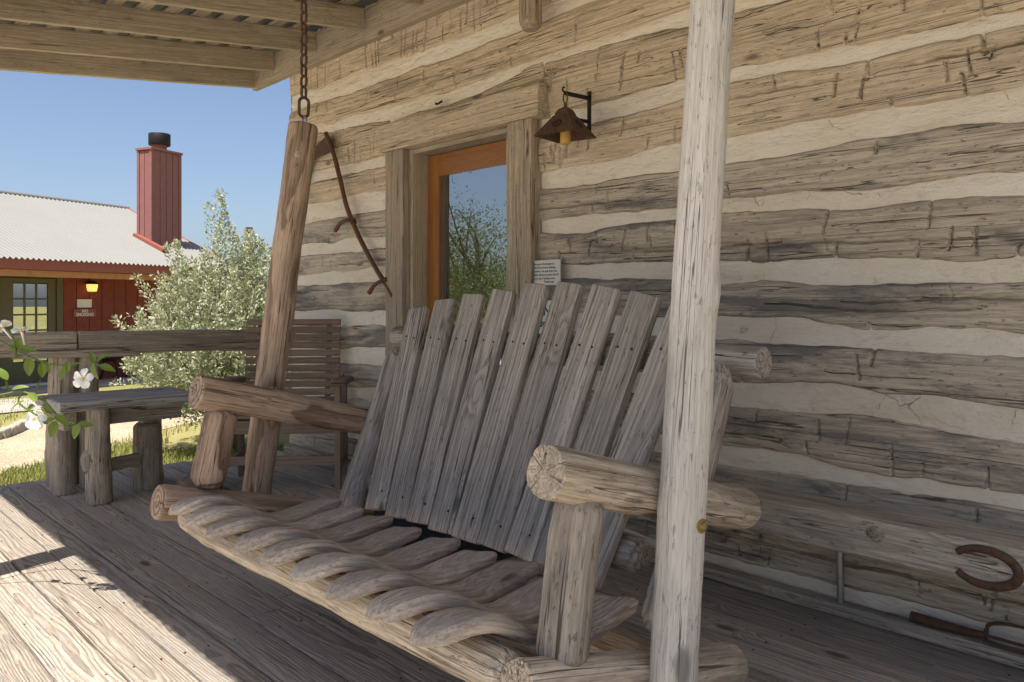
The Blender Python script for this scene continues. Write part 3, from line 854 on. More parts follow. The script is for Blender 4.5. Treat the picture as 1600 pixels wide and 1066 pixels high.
# logs of the two sides: they tip back towards the wall
log('side_log', [-2.97, 1.035, .425], [-2.97, 1.90, .225], .062, .055, M['brownlog'], sw, 1, .004, .05, ((.012, .92), (.02, .85)), nr=80, checks=(5, 0))
log('side_log', [-1.185, 1.10, .362], [-1.185, 1.86, .185], .058, .056, M['arm'], sw, 2, .004, .05, ((.008, .94), (.02, .85)), nr=80, checks=(5, 5))
log('front_log', [-2.90, 1.125, .372], [-1.235, 1.135, .362], .052, .050, M['arm'], sw, 3, .012, .07, ((.03, .75), (.03, .75)), knots=6)
log('rear_log', [-2.90, 1.66, .225], [-1.24, 1.66, .22], .045, .045, M['brownlog'], sw, 4, .01, .05)
log('arm_post', [-2.95, 1.205, .455], [-2.95, 1.265, .735], .062, .058, M['brownlog'], sw, 5, .004, .06, ((.035, .62), (.03, .62)))
log('arm_post', [-1.195, 1.235, .365], [-1.195, 1.298, .715], .055, .053, M['stub'], sw, 6, .003, .05, ((.03, .62), (.035, .5)), nr=22)
log('armrest', [-2.95, 1.165, .808], [-2.95, 1.98, .60], .062, .052, M['brownlog'], sw, 7, .006, .05, ((.006, .95), (.03, .7)), knots=5, nr=80, checks=(6, 0))
log('armrest', [-1.20, 1.195, .776], [-1.20, 1.965, .565], .057, .056, M['arm'], sw, 8, .006, .05, ((.005, .96), (.04, .6)), knots=4, nr=120, checks=(8, 0))
h1 = log('hanger_pole', [-3.058, 1.447, .372], [-3.058, 1.648, 1.852], .056, .060, M['brownlog'], sw, 9, .006, .05, ((.01, .9), (.012, .92)), knots=4)
h2 = log('hanger_pole', [-1.093, 1.475, .19], [-1.093, 1.645, 1.90], .054, .050, M['post'], sw, 10, .004, .035, ((.01, .9), (.02, .85)), knots=6)
def bolt(p, d, parent, r=.013, pr=.008):
    mm = M['brass'] if pr > .005 else M['chair'] if r < .009 else M['rafter']
    p = np.asarray(p, float); d = np.asarray(d, float)
    tube('bolt', [p - d * .02, p + d * .0008, p + d * .0016, p + d * pr, p + d * (pr + .002)], r, mm, parent, 14, taper=[1.25, 1.25, .75, .7, .35])
# pole axis point for a height
def pole(a, b, z): a = np.asarray(a, float); b = np.asarray(b, float); return a + (b - a) * (z - a[2]) / (b[2] - a[2])
q = pole((-1.093, 1.475, .19), (-1.093, 1.645, 1.90), .635); bolt(q + [.052, 0, 0], (1, 0, 0), h2)
q = pole((-3.058, 1.447, .372), (-3.058, 1.648, 1.852), 1.72); bolt(q + [.047, -.033, 0], (.82, -.57, 0), h1, .010, .0028)
q = pole((-3.058, 1.447, .372), (-3.058, 1.648, 1.852), 1.675); bolt(q + [.047, -.033, 0], (.82, -.57, 0), h1, .008, .0028)
# back: two uprights, two rails, nine boards that fan out
bz0, by0 = .305, 1.735
def by(z): return by0 + (z - bz0) * .40
log('back_upright', [-2.865, by(.25) + .015, .25], [-2.90, by(.93) + .03, .93], .055, .05, M['back'], sw, 11, .004, .05, ((.05, .55), (.06, .5)), nr=10)
log('back_upright', [-1.33, by(.26) + .015, .26], [-1.31, by(.945) + .015, .945], .05, .047, M['back'], sw, 12, .004, .04, ((.05, .55), (.07, .45)), nr=9)
log('back_rail', [-3.0, by(.975) + .075, .975], [-1.225, by(.955) + .09, .955], .050, .046, M['back'], sw, 13, .006, .05, ((.005, .96), (.005, .96)), knots=5, nr=80, checks=(3, 5))
log('back_rail', [-2.85, by(.40) + .075, .395], [-1.46, by(.40) + .08, .405], .05, .052, M['back'], sw, 14, .006, .06, ((.03, .7), (.035, .6)), nr=12)
tops = [1.10, 1.135, 1.155, 1.17, 1.19, 1.19, 1.175, 1.15, 1.11]
for i in range(9):
    xb = -2.66 + i * .1325; xt = -2.815 + i * .1695
    zb = bz0 + .026 + random.Random(i).uniform(-.004, .003); zt = tops[i]
    board('back_board', [xb, by(zb), zb], [xt, by(zt), zt], .1295, .030, M['back'], sw, 1500 + i, (1, 0, 0), .006, .0018, .03, w1=.1235, cut1=random.Random(i + 5).uniform(-.012, -.002), bow=0, wfun=lambda k: 1 - .07 * max(0, (k - .988) / .012) ** 2)
    for sx, zz in ((-.028, .985), (.03, .98), (.025, .405)):
        if True:
            k = (zz - zb) / (zt - zb); x = xb + (xt - xb) * k + sx
            bx = np.array([x, by(zz) - .016, zz]); d = np.array([0, -.928, .371])
            tube('screw', [bx - d * .004, bx + d * .001, bx + d * .0025], .0045, M['darkiron'], sw, 8, taper=[1, 1, .6])
# seat: nine scalloped slats running front to back
ts = np.array([0, .972, -.235]); ns = np.array([0, .235, .972])
def slat(i):
    xc = -2.79 + i * .178
    rs = random.Random(40 + i)
    L = .605 + rs.uniform(-.015, .02); N = 46
    org = np.array([xc, 1.018, .448]) + np.array([0, rs.uniform(-.012, .012), 0])
    us = np.concatenate([np.array([0, .002, .006, .012, .02, .03, .042, .056, .072, .09]), np.linspace(.11, L - .01, N), [L - .004, L]])
    th = np.linspace(0, 2 * np.pi, 28, endpoint=False)
    rings, wc = [], []
    off = rs.uniform(0, 50); py = rs.uniform(-.03, .03); pz = rs.uniform(-.09, -.04)
    rs_ = rs.uniform(-1, 1); nl_ = rs.uniform(.075, .10)
    for u in us:
        nose = math.sqrt(max(0, 1 - (1 - min(u / nl_, 1)) ** 2))
        hw = .0835 * max(.02, nose) * (1 - .03 * math.exp(-((u - .34) / .12) ** 2))
        ht = .0225 * max(.05, math.sqrt(max(0, 1 - (1 - min(u / .03, 1)) ** 2)))
        if u > L - .01: hw *= .97; ht *= .8
        prof = .024 * math.exp(-((u - .13) / .08) ** 2) - .026 * math.exp(-((u - .37) / .11) ** 2) + .050 * max(0, (u - .40) / .20) ** 1.5 - .026 * max(0, 1 - u / .075) ** 1.3
        skew = (.016 + .008 * rs_) * math.sin(u * (7.0 + rs_) + .4) - .022 * math.exp(-(u / .08) ** 2)
        c, s = np.cos(th), np.sin(th)
        x = hw * np.sign(c) * np.abs(c) ** .30; z = ht * np.sign(s) * np.abs(s) ** .42
        # crown: the top is dished across, rolled over at the edges
        crown = -.007 * (x / .085) ** 4 * (s > 0) - .004 * np.exp(-(x / .04) ** 2) * (s > 0)
        tw = (x / .085) * (.012 * math.exp(-((u - .06) / .13) ** 2) + .005 + .011 * max(0, (u - .36) / .24) ** 1.2)
        P = org + np.outer(np.full(28, u), ts) + np.outer(x + skew, (1, 0, 0)) + np.outer(z + prof + crown + tw, ns)
        rings.append(P)
        wc.append(np.stack([np.full(28, u + off), x + py, z + prof * .8 + pz], 1))
    V, Fc = loft(rings)
    return mk('seat_slat', V, Fc, M['slat'], sw, np.concatenate(wc), sharp=60)
for i in range(9): slat(i)

# ------------------------------------------------------------------ chains
def link_mesh(Lk, Wk, r):
    P = []
    for k in range(20):
        a = k / 20 * 2 * math.pi
        x = (Wk / 2 - r) * math.cos(a); z = (Wk / 2 - r) * math.sin(a)
        z += (Lk / 2 - Wk / 2) * (1 if math.sin(a) >= 0 else -1)
        P.append(np.array([x, 0, z]))
    m = len(P); th = np.linspace(0, 2 * np.pi, 8, endpoint=False); rings = []
    for i in range(m):
        d = P[(i + 1) % m] - P[i - 1]; d /= np.linalg.norm(d)
        s = np.array([0, 1, 0]); t = np.cross(d, s)
        rings.append(P[i] + np.outer(r * np.cos(th), s) + np.outer(r * np.sin(th), t))
    V, Fc = loft(rings, close_u=True)
    me = bpy.data.meshes.new('link'); me.from_pydata([tuple(v) for v in V], [], Fc)
    me.polygons.foreach_set('use_smooth', np.ones(len(me.polygons), bool))
    return me
lm = link_mesh(.056, .038, .0056); lm.materials.append(M['rust'])
qm = link_mesh(.092, .052, .0065); qm.materials.append(M['rust'])
em = link_mesh(.05, .036, .006); em.materials.append(M['steel'])
def chain(x, y, z0, z1, label):
    c = empty('swing_chain', (x, y, z0), label, 'chain', 'chains the porch swing hangs on')
    def add(name, me, z, rot):
        o = bpy.data.objects.new(name, me); COL.objects.link(o); o.parent = c
        o.location = (0, 0, z - z0); o.rotation_euler = (0, R(2), rot)
    add('eye_bolt', em, z0 + .015, R(10)); add('quick_link', qm, z0 + .072, R(75))
    z = z0 + .072 + .046 + .016; k = 0
    while z < z1:
        add('link', lm, z, R(0 if k % 2 else 90) + R(20)); z += .0435; k += 1
chain(-3.058, 1.650, 1.853, rz(1.66) + .0, 'rusty chain with a bright quick link above the brown left hanger pole')
chain(-1.093, 1.648, 1.90, rz(1.66) + .0, 'rusty chain above the pale grey pole nearest the camera')

# ------------------------------------------------------------------ slatted armchair in the corner
ch = empty('slatted_armchair', (-4.93, 2.5, 0), 'dark brown wooden armchair with horizontal slats in the porch corner', 'armchair')
cw = np.array([.43, .52]) ; cw = cw / np.linalg.norm(cw)               # across the chair, to its left arm by the wall
cf = np.array([cw[1], -cw[0]])                                          # the way the chair faces
CO = np.array([-4.60, 2.31])                                           # middle of the front edge
def cp(a, f, z): p = CO + cw * a + cf * f; return np.array([p[0], p[1], z])
HWD = .355
CWD = (cw[0], cw[1], 0); CFD = (cf[0], cf[1], 0)
for s in (-1, 1):
    board('leg', cp(s * HWD, -.02, 0), cp(s * HWD, -.02, .625), .05, .036, M['chair'], ch, 20 + s, CFD, .004, .001, .1)
    board('leg', cp(s * HWD * .94, -.44, 0), cp(s * HWD * .94, -.40, .63), .05, .036, M['chair'], ch, 24 + s, CFD, .004, .001, .1)
    board('armrest', cp(s * (HWD + .01), .05, .645), cp(s * (HWD - .01), -.43, .63), .095, .038, M['chair'], ch, 28 + s, CWD, .014, .001, .05)
    board('back_post', cp(s * (HWD - .13), -.37, .32), cp(s * (HWD - .13), -.50, 1.0), .04, .03, M['chair'], ch, 32 + s, CFD, .003, .001, .1)
    board('side_rail', cp(s * (HWD - .0), -.045, .36), cp(s * (HWD - .01), -.42, .31), .07, .028, M['chair'], ch, 36 + s, (0, 0, 1), .003, .001, .1)
    board('stretcher', cp(s * HWD, -.05, .13), cp(s * HWD * .95, -.42, .13), .05, .026, M['chair'], ch, 38 + s, (0, 0, 1), .003)
board('stretcher', cp(-HWD + .018, -.03, .17), cp(HWD - .018, -.03, .17), .055, .03, M['chair'], ch, 41, (0, 0, 1), .003)
board('front_rail', cp(-HWD + .018, -.015, .375), cp(HWD - .018, -.015, .375), .08, .028, M['chair'], ch, 42, (0, 0, 1), .003)
for k in range(7):
    f = -.02 - k * .056; z = .425 - k * .012 + .012 * math.cos(k)
    board('seat_slat', cp(-HWD + .02, f, z), cp(HWD - .02, f, z), .05, .02, M['chair'], ch, 44 + k, CFD, .005, .001, .2)
for k in range(13):
    t = k / 12; z = .40 + .60 * t; f = -.345 - .11 * t - .02 * math.sin(t * 3.1)
    board('back_slat', cp(-HWD + .05, f, z), cp(HWD - .05, f, z), .040, .018, M['chair'], ch, 60 + k, (cf[0] * -.3, cf[1] * -.3, .95), .004, .001, .2)

# dark gnarled lump of wood on the deck by the chair's front leg
st = at(367, 757, 5.0)
log('burl', [0, 0, 0], [1, 0, 0], .1, .1, M['darkiron'], None, 3) if False else None
V = []; Fc = []
N1, N2 = 22, 14
c0 = np.array([-4.74, 1.90, .075])
for i in range(N2 + 1):
    ph = math.pi * i / N2
    for j in range(N1):
        a = 2 * math.pi * j / N1
        d = np.array([math.sin(ph) * math.cos(a), math.sin(ph) * math.sin(a), math.cos(ph)])
        r = .085 * (1 + .5 * float(n2(d[0] * 2 + 7, d[1] * 2 + d[2] * 2, 5)) + .25 * float(n2(d[0] * 6, d[1] * 6 + d[2] * 5, 8)))
        V.append(c0 + d * r * np.array([1.1, 1.3, .86]))
for i in range(N2):
    for j in range(N1): Fc.append((i * N1 + j, i * N1 + (j + 1) % N1, (i + 1) * N1 + (j + 1) % N1, (i + 1) * N1 + j))
Vn = np.array(V); Vn[:, 2] -= Vn[:, 2].min() - .001
tag(mk('wood_burl', Vn, Fc, M['chair'], None, Vn * 1.0, sharp=60), 'dark gnarled lump of wood on the deck beside the armchair', 'wood lump')

# ------------------------------------------------------------------ rustic side table
tb = empty('side_table', (-5.15, 1.6, 0), 'rustic side table with weathered grey top on thick post legs', 'side table')
TZ = .585
for i, (xa, xb) in enumerate(((-5.44, -5.275), (-5.27, -5.10), (-5.095, -4.905))):
    board('top_plank', [(xa + xb) / 2, 1.20 + .02 * (i % 2), TZ - .027], [(xa + xb) / 2, 1.965 - .015 * (i % 2), TZ - .027 + .002 * i], xb - xa, .052, M['tabletop'], tb, 900 + i, (1, 0, 0), .008, .005, .025)
log('leg', [-4.985, 1.425, 0], [-4.995, 1.415, TZ - .053], .073, .060, M['old'], tb, 910, .008, .10, ((.008, .95), (.006, .95)), nr=18)
log('leg_knob', [-5.0, 1.385, .16], [-4.99, 1.365, .31], .048, .04, M['old'], tb, 915, .0, .22, ((.05, .3), (.05, .3)), nr=16)
log('leg', [-5.19, 1.755, 0], [-5.19, 1.75, .40], .088, .078, M['old'], tb, 911, .006, .10, ((.008, .95), (.03, .75)), nr=16)
board('leg_block', [-5.19, 1.76, .395], [-5.19, 1.76, TZ - .054], .10, .08, M['old'], tb, 916, (0, 1, 0), .008, .004, .03)
log('leg', [-5.36, 1.33, 0], [-5.36, 1.33, TZ - .053], .062, .058, M['old'], tb, 912, .01, .10, ((.008, .95), (.006, .95)), nr=16)
log('leg', [-5.38, 1.85, 0], [-5.38, 1.85, TZ - .053], .06, .058, M['old'], tb, 913, .01, .10, ((.008, .95), (.006, .95)), nr=16)
board('apron', [-5.06, 1.30, TZ - .105], [-5.06, 1.90, TZ - .105], .10, .05, M['old'], tb, 917, (0, 0, 1), .006, .003, .04)
board('end_block', [-5.40, 1.27, TZ - .11], [-4.98, 1.27, TZ - .11], .11, .07, M['old'], tb, 918, (0, 0, 1), .008, .004, .04)
board('stretcher', [-5.06, 1.44, .19], [-5.17, 1.72, .19], .075, .05, M['old'], tb, 919, (0, 0, 1), .008, .004, .04)

# ------------------------------------------------------------------ porch end railing
ra = empty('porch_railing', (-5.64, 1.45, 0), 'heavy weathered timber rail on a thick post at the porch end', 'railing')
board('rail', [-5.64, 1.475, .872], [-5.64, 2.87, .862], .145, .10, M['old'], ra, 930, (0, 0, 1), .012, .006, .03)
board('rail', [-5.64, .47, .872], [-5.64, 1.468, .874], .145, .10, M['old'], ra, 931, (0, 0, 1), .012, .006, .03)
board('splice_block', [-5.60, 1.16, .812], [-5.60, 1.80, .808], .045, .10, M['old'], ra, 932, (0, 0, 1), .006, .003, .03, cut0=.05, cut1=-.05)
log('post', [-5.65, 1.40, -.02], [-5.66, 1.41, .79], .098, .092, M['old'], ra, 933, .01, .09, ((.008, .95), (.006, .95)), nr=18)
log('post', [-5.58, 1.53, -.02], [-5.60, 1.53, .79], .058, .052, M['old'], ra, 934, .01, .11, ((.008, .95), (.006, .95)), nr=14)

# ------------------------------------------------------------------ slab bench along the wall
be = empty('slab_bench', (-.9, 2.76, 0), 'long thick wooden slab bench against the wall on steel pipe legs', 'bench')
board('seat_slab', [-1.74, 2.762, .357], [1.6, 2.762, .357], .225, .128, M['bench'], be, 940, (0, 1, 0), .012, .006, .025, pith=(-.05, -.02), w1=.235)
for i, xx in enumerate((-1.364, -.25, 1.2)):
    tube('pipe_leg', [[xx - .011, 2.862, .050], [xx - .015, 2.862, .300]], .0125, M['steel'], be, 14)
log('knot', [-1.157, 2.70, .378], [-1.157, 2.644, .380], .036, .030, M['old'], be, 945, 0, .12, ((.0, 1), (.008, .75)), .8, 0, seg=.01, nr=18)
hs = empty('horseshoe', (-.83, 2.64, .35), 'rusty horseshoe fixed to the front face of the slab bench', 'horseshoe')
P = []
for k in range(25):
    a = R(-148 + 296 * k / 24)
    x = math.cos(a) * .088 ; z = math.sin(a) * .052
    P.append([-.835 + x, 2.640, .352 + z - .016 * (x + .08)])
tube('shoe', P, .0125, M['rust'], hs, 10, flat=.75, taper=[.8 + .35 * math.sin(math.pi * k / 24) for k in range(25)], up=(0, 1, 0))
fk = empty('pitchfork_head', (-.9, 2.862, .11), 'rusty pitchfork head lying on the sill at the wall foot', 'pitchfork')
tube('socket', spline([[-1.13, 2.862, .069], [-1.02, 2.862, .068], [-.955, 2.86, .069], [-.90, 2.858, .073]], 6), .0155, M['rust'], fk, 12, taper=list(np.linspace(1.1, .7, 19)))
for i, (dy, dz) in enumerate(((0, .055), (-.012, .004), (-.03, -.012))):
    tube('tine', spline([[-.903, 2.858, .073], [-.885, 2.858 + dy * .7, .073 + dz * .75], [-.80, 2.858 + dy, .073 + dz], [-.62, 2.858 + dy, .069 + dz * .9], [-.42, 2.858 + dy, .065 + dz * .7]], 8), .0062, M['rust'], fk, 8, taper=list(np.linspace(1.15, .45, 33)))

# ------------------------------------------------------------------ door mat
mt = empty('door_mat', (-3.25, 2.35, 0), 'black rubber door mat on the deck behind the swing', 'door mat')
box('mat_base', (-3.75, 2.02, .003), (-2.68, 2.62, .010), M['mat'], mt, .002)
for k in range(24):
    y = 2.045 + k * .0235
    box('rib', (-3.73, y, .0095), (-2.70, y + .012, .016), M['mat'], mt, .002, k)

# ------------------------------------------------------------------ scythe snath on the wall
sc = empty('scythe', (*[onwall(545, 340)[0]], WALL - .05, 1.6), 'old reddish scythe handle with two grips hung left of the door', 'scythe')
def wp(px, py, o=.055):
    x, z = onwall(px, py, WALL - o); return np.array([x, WALL - o, z])
P = [wp(509, 208, .06), wp(520, 236), wp(532, 282), wp(541, 320), wp(551, 347), wp(568, 384), wp(590, 424), wp(603, 444), wp(614, 463)]
sp = spline(P, 6)
tube('snath', sp, .0155, M['snath'], sc, 12, taper=[1.0 + .12 * math.sin(i * .7) * .3 for i in range(len(sp))])
for pts in ([(552, 346), (543, 344), (532, 349), (524, 361)], [(604, 437), (594, 440), (584, 447), (577, 458)]):
    tube('grip', spline([wp(*p, .055 + .03 * (k > 0)) for k, p in enumerate(pts)], 5), .0125, M['snath'], sc, 10, taper=list(np.linspace(.8, 1.15, 16)))
for p in ((552, 347), (604, 438)):
    q = wp(*p, .055); tube('band', [q + [-.004, 0, .014], q + [.006, 0, -.012]], .0205, M['rust'], sc, 12)
bl = [wp(512, 210, .05), wp(516, 236, .05), wp(488, 252, .05), wp(470, 300, .05), wp(446, 330, .05), wp(470, 285, .05), wp(486, 235, .05)]
q = [b + np.array([0, .004, 0]) for b in bl]
mk('blade', bl + q, [(0, 1, 2, 6), (6, 2, 3, 5), (5, 3, 4), (7 + 6, 7 + 2, 7 + 1, 7 + 0), (7 + 5, 7 + 3, 7 + 2, 7 + 6), (7 + 4, 7 + 3, 7 + 5)] + [(a, (a + 1) % 7, (a + 1) % 7 + 7, a + 7) for a in range(7)], M['rust'], sc, sharp=20)

# ------------------------------------------------------------------ pierced tin lantern
la = empty('wall_lantern', (-2.56, WALL - .1, 1.87), 'rusty pyramid tin lantern with amber candle hung on an iron bracket', 'lantern')
bx, bz = onwall(929, 150)
board('bracket_plate', [bx, WALL - .036, 1.925], [bx, WALL - .036, 2.115], .022, .007, M['darkiron'], la, 1, (1, 0, 0), .002)
LX, LY = -2.555, WALL - .235
board('bracket_arm', [bx, WALL - .038, 2.082], [LX + .002, LY - .005, 2.065], .020, .006, M['darkiron'], la, 2, (0, 0, 1), .002)
board('bracket_arm', [bx, WALL - .038, 1.972], [bx + .002, WALL - .15, 1.968], .018, .006, M['darkiron'], la, 3, (0, 0, 1), .002)
board('bracket_arm', [bx, WALL - .038, 1.932], [bx + .002, WALL - .13, 1.935], .016, .006, M['darkiron'], la, 5, (0, 0, 1), .002)
tube('hook', spline([[LX, LY, 2.067], [LX, LY - .015, 2.072], [LX, LY - .018, 2.085], [LX, LY - .006, 2.09]], 4), .004, M['darkiron'], la, 6)
ring = [[LX + .013 * math.cos(a), LY, 2.046 + .026 * math.sin(a)] for a in np.linspace(0, 2 * math.pi, 16, endpoint=False)]
tube('ring', ring, .0032, M['rust'], la, 6, closed=True, up=(0, 1, 0))
def sqring(h, z, rot=R(12)):
    return [[LX + h * math.sqrt(2) * math.cos(rot + R(45) + a * math.pi / 2), LY + h * math.sqrt(2) * math.sin(rot + R(45) + a * math.pi / 2), z] for a in range(4)]
rg = [sqring(.103, 1.868), sqring(.101, 1.872), sqring(.040, 1.962), sqring(.036, 1.963), sqring(.033, 1.975), sqring(.024, 1.992), sqring(.006, 2.004), sqring(.005, 2.022)]
inner = [sqring(.034, 1.958), sqring(.0985, 1.869)]
V, Fc = loft(np.array(rg[::-1] + [sqring(.1025, 1.8675)] + inner[::-1]), cap=True)
mk('shade', V, [f for f in Fc], M['rust'], la, sharp=20)
for a in range(4):
    an = R(12) + a * math.pi / 2
    for j in range(9):
        b = 2 * math.pi * j / 8 if j < 8 else 0; rad = .019 if j < 8 else 0
        h = .066 + .0; zc = 1.918
        tx, ty = -math.sin(an), math.cos(an); nx_, ny_ = math.cos(an), math.sin(an)
        zz = zc + rad * math.sin(b) * .83; hh = .103 - (zz - 1.870) * .69 + .0015
        p = np.array([LX + nx_ * hh + tx * rad * math.cos(b), LY + ny_ * hh + ty * rad * math.cos(b), zz])
        dn = np.array([nx_ * .83, ny_ * .83, .56])
        tube('stud', [p - dn * .002, p + dn * .002], .0042, M['darkiron'], la, 6)
tube('socket', [[LX, LY, 1.925], [LX, LY, 1.930], [LX, LY, 1.958]], .027, M['darkiron'], la, 16, taper=[1, 1, .8])
tube('candle', [[LX, LY, 1.835], [LX, LY, 1.838], [LX, LY, 1.845], [LX, LY, 1.935]], .0235, M['amber'], la, 18, taper=[.7, .9, 1, 1])

# ------------------------------------------------------------------ signs by the door
def text(name, body, size, loc, parent, mat, align='LEFT', rot=(R(90), 0, 0), bold=0.0):
    cu = bpy.data.curves.new(name, 'FONT'); cu.body = body; cu.size = size; cu.align_x = align
    cu.extrude = .0004; cu.offset = bold; cu.materials.append(mat); cu.resolution_u = 3
    tmp = bpy.data.objects.new('tmp', cu); COL.objects.link(tmp)
    bpy.context.view_layer.update()
    me = bpy.data.meshes.new_from_object(tmp.evaluated_get(bpy.context.evaluated_depsgraph_get()))
    bpy.data.objects.remove(tmp)
    o = bpy.data.objects.new(name, me); COL.objects.link(o)
    o.rotation_euler = rot; o.parent = parent; o.location = Vector(loc) - parent.location
    return o
sg = empty('notice_sign', (-2.87, WALL - .035, 1.3), 'small white printed notice screwed beside the door casing', 'sign')
sx0, sx1, sz0, sz1 = -2.968, -2.772, 1.212, 1.336
box('panel', (sx0, WALL - .045, sz0), (sx1, WALL - .038, sz1), M['white'], sg, .001)
for k, ln in enumerate(['Because of damage to', 'the floors from leaking', 'coolers, we ask that you', 'leave them on your porch', 'or in the Cantina area.']):
    text('lettering', ln, .0165, (sx0 + .012, WALL - .0456, sz1 - .024 - k * .0178), sg, M['ink'])
text('lettering', 'Thank you', .0165, (sx0 + .085, WALL - .0456, sz0 + .012), sg, M['ink'])
s2 = empty('lettered_sign', (-2.87, WALL - .035, 1.05), 'cream hand-lettered sign half hidden behind the swing back boards', 'sign')
ax, az = onwall(864, 487); 
box('panel', (ax - .20, WALL - .046, az - .115), (ax + .13, WALL - .038, az + .055), M['white'], s2, .002)
text('lettering', 'N', .070, (ax - .022, WALL - .0468, az - .018), s2, M['ink'], bold=.0012)
text('lettering', 'om', .058, (ax - .055, WALL - .0468, az - .075), s2, M['ink'], bold=.0012)
# ------------------------------------------------------------------ red building across the path
RBX, RBY = at(50, 475, 15.0)[:2]
BD = np.array([-.381, .925]); BN = np.array([.925, .381])      # along its front, and out of its front
rb = empty('red_building', (RBX, RBY, GZ), 'red board building with corrugated metal roof and tall boxed chimney', 'building')
def bp(x, y, z): return np.array([RBX + BD[0] * x - BN[0] * y, RBY + BD[1] * x - BN[1] * y, z])
def bbox(name, x0, x1, y0, y1, z0, z1, mat, parent=rb, bev=.004):
    dims = (x1 - x0, y1 - y0, z1 - z0); a = int(np.argmax(dims))
    c = ((x0 + x1) / 2, (y0 + y1) / 2, (z0 + z1) / 2)
    if a == 0: p, q, w, h, wd = bp(x0, c[1], c[2]), bp(x1, c[1], c[2]), dims[1], dims[2], (-BN[0], -BN[1], 0)
    elif a == 1: p, q, w, h, wd = bp(c[0], y0, c[2]), bp(c[0], y1, c[2]), dims[0], dims[2], (BD[0], BD[1], 0)
    else: p, q, w, h, wd = bp(c[0], c[1], z0), bp(c[0], c[1], z1), dims[0], dims[1], (BD[0], BD[1], 0)
    return board(name, p, q, w, h, mat, parent, 5, wd, min(bev, min(w, h) * .3), 0, 9)
# wall of vertical boards, leaving the door
x = .62; i = 0
while x < 3.9:
    bbox('wall_board', x + .006, x + .274, 0, .05, GZ + .02, 1.75, M['redwall']); x += .28; i += 1
for k in range(12):
    x = -1.0 - k * .28
    bbox('wall_board', x + .006, x + .274, 0, .05, GZ + .02, 1.75, M['olive'] if k < 2 else M['redwall'])
bbox('wall_core', -4.4, 4.1, .05, .15, GZ, 1.8, M['dark'])
bbox('porch_floor', -4.5, 4.4, -1.1, .0, GZ - .1, GZ + .03, M['concrete'])
bbox('door_trim', .48, .60, -.03, .05, GZ + .03, 1.62, M['olive']); bbox('door_trim', -.72, -.60, -.03, .05, GZ + .03, 1.62, M['olive'])
bbox('door_trim', -.6, .48, -.03, .05, 1.60, 1.75, M['olive'])
fd = empty('door', (0, 0, 0)); fd.parent = rb
gx0, gx1, gz0, gz1 = -.35, .32, .06, 1.50
bbox('stile', -.59, gx0, .0, .04, GZ + .05, 1.59, M['olive'], fd); bbox('stile', gx1, .47, .0, .04, GZ + .05, 1.59, M['olive'], fd)
bbox('rail', gx0 + .002, gx1 - .002, .001, .039, GZ + .05, gz0, M['olive'], fd); bbox('rail', gx0 + .002, gx1 - .002, .001, .039, gz1, 1.589, M['olive'], fd)
for a in range(3):
    for b in range(5):
        w = (gx1 - gx0) / 3; h = (gz1 - gz0) / 5
        bbox('pane', gx0 + a * w + .015, gx0 + (a + 1) * w - .015, .02, .026, gz0 + b * h + .015, gz0 + (b + 1) * h - .015, M['farglass'], fd, .001)
for a in (1, 2): bbox('muntin', gx0 + a * (gx1 - gx0) / 3 - .016, gx0 + a * (gx1 - gx0) / 3 + .016, .006, .034, gz0, gz1, M['olive'], fd)
for b in range(1, 5): bbox('muntin', gx0, gx1, .008, .032, gz0 + b * (gz1 - gz0) / 5 - .014, gz0 + b * (gz1 - gz0) / 5 + .014, M['olive'], fd)
p = bp(.41, -.04, .52); tube('door_knob', [p, p - np.array([*BN, 0]) * -.05], .035, M['brass'], fd, 10)
bbox('threshold', -.6, .48, -.12, .0, GZ + .03, GZ + .07, M['white'])
# porch beam, fascia, roof
bbox('porch_beam', -4.5, 4.1, -1.0, -.88, 1.585, 1.69, M['beam'])
bbox('fascia', -4.6, 4.1, -1.10, -1.06, 1.70, 1.885, M['redtrim'])
bbox('soffit', -4.6, 4.1, -1.06, .1, 1.705, 1.72, M['beam'])
RY0, RZ0, RY1, RZ1 = -1.16, 1.875, 2.45, 3.42
nx = 88 * 8 + 1; xs = np.linspace(-4.7, 4.1, nx); V = []; Fc = []
for k in range(3):
    t = k / 2
    for x in xs: V.append(bp(x, RY0 + (RY1 - RY0) * t, RZ0 + (RZ1 - RZ0) * t + .018 * math.sin((x + 4.7) * 2 * math.pi / .10)))
for k in range(2):
    for j in range(nx - 1): Fc.append((k * nx + j, k * nx + j + 1, (k + 1) * nx + j + 1, (k + 1) * nx + j))
mk('roof_sheet', V, Fc, M['tin'], rb, sharp=70)
V = [bp(-4.7, RY1, RZ1), bp(4.1, RY1, RZ1), bp(4.1, RY1 + 3.4, RZ0), bp(-4.7, RY1 + 3.4, RZ0)]
mk('roof_sheet', V, [(0, 1, 2, 3)], M['tin'], rb, sharp=None)
tube('ridge_cap', [bp(-4.72, RY1, RZ1 - .02), bp(4.12, RY1, RZ1 - .02)], .07, M['tin'], rb, 12)
mk('gable_wall', [bp(4.02, -.0, GZ), bp(4.02, 5.0, GZ), bp(4.02, 5.0, 2.0), bp(4.02, RY1, RZ1 - .06), bp(4.02, -.0, 2.2)], [(0, 1, 2, 3, 4)], M['redwall'], rb, sharp=None)
s0 = bp(4.08, RY0, RZ0 - .02); s1 = bp(4.08, RY1, RZ1 - .02)
board('rake_trim', s0, s1, .07, .05, M['redtrim'], rb, 5, (0, 0, 1), .004, 0, 9)
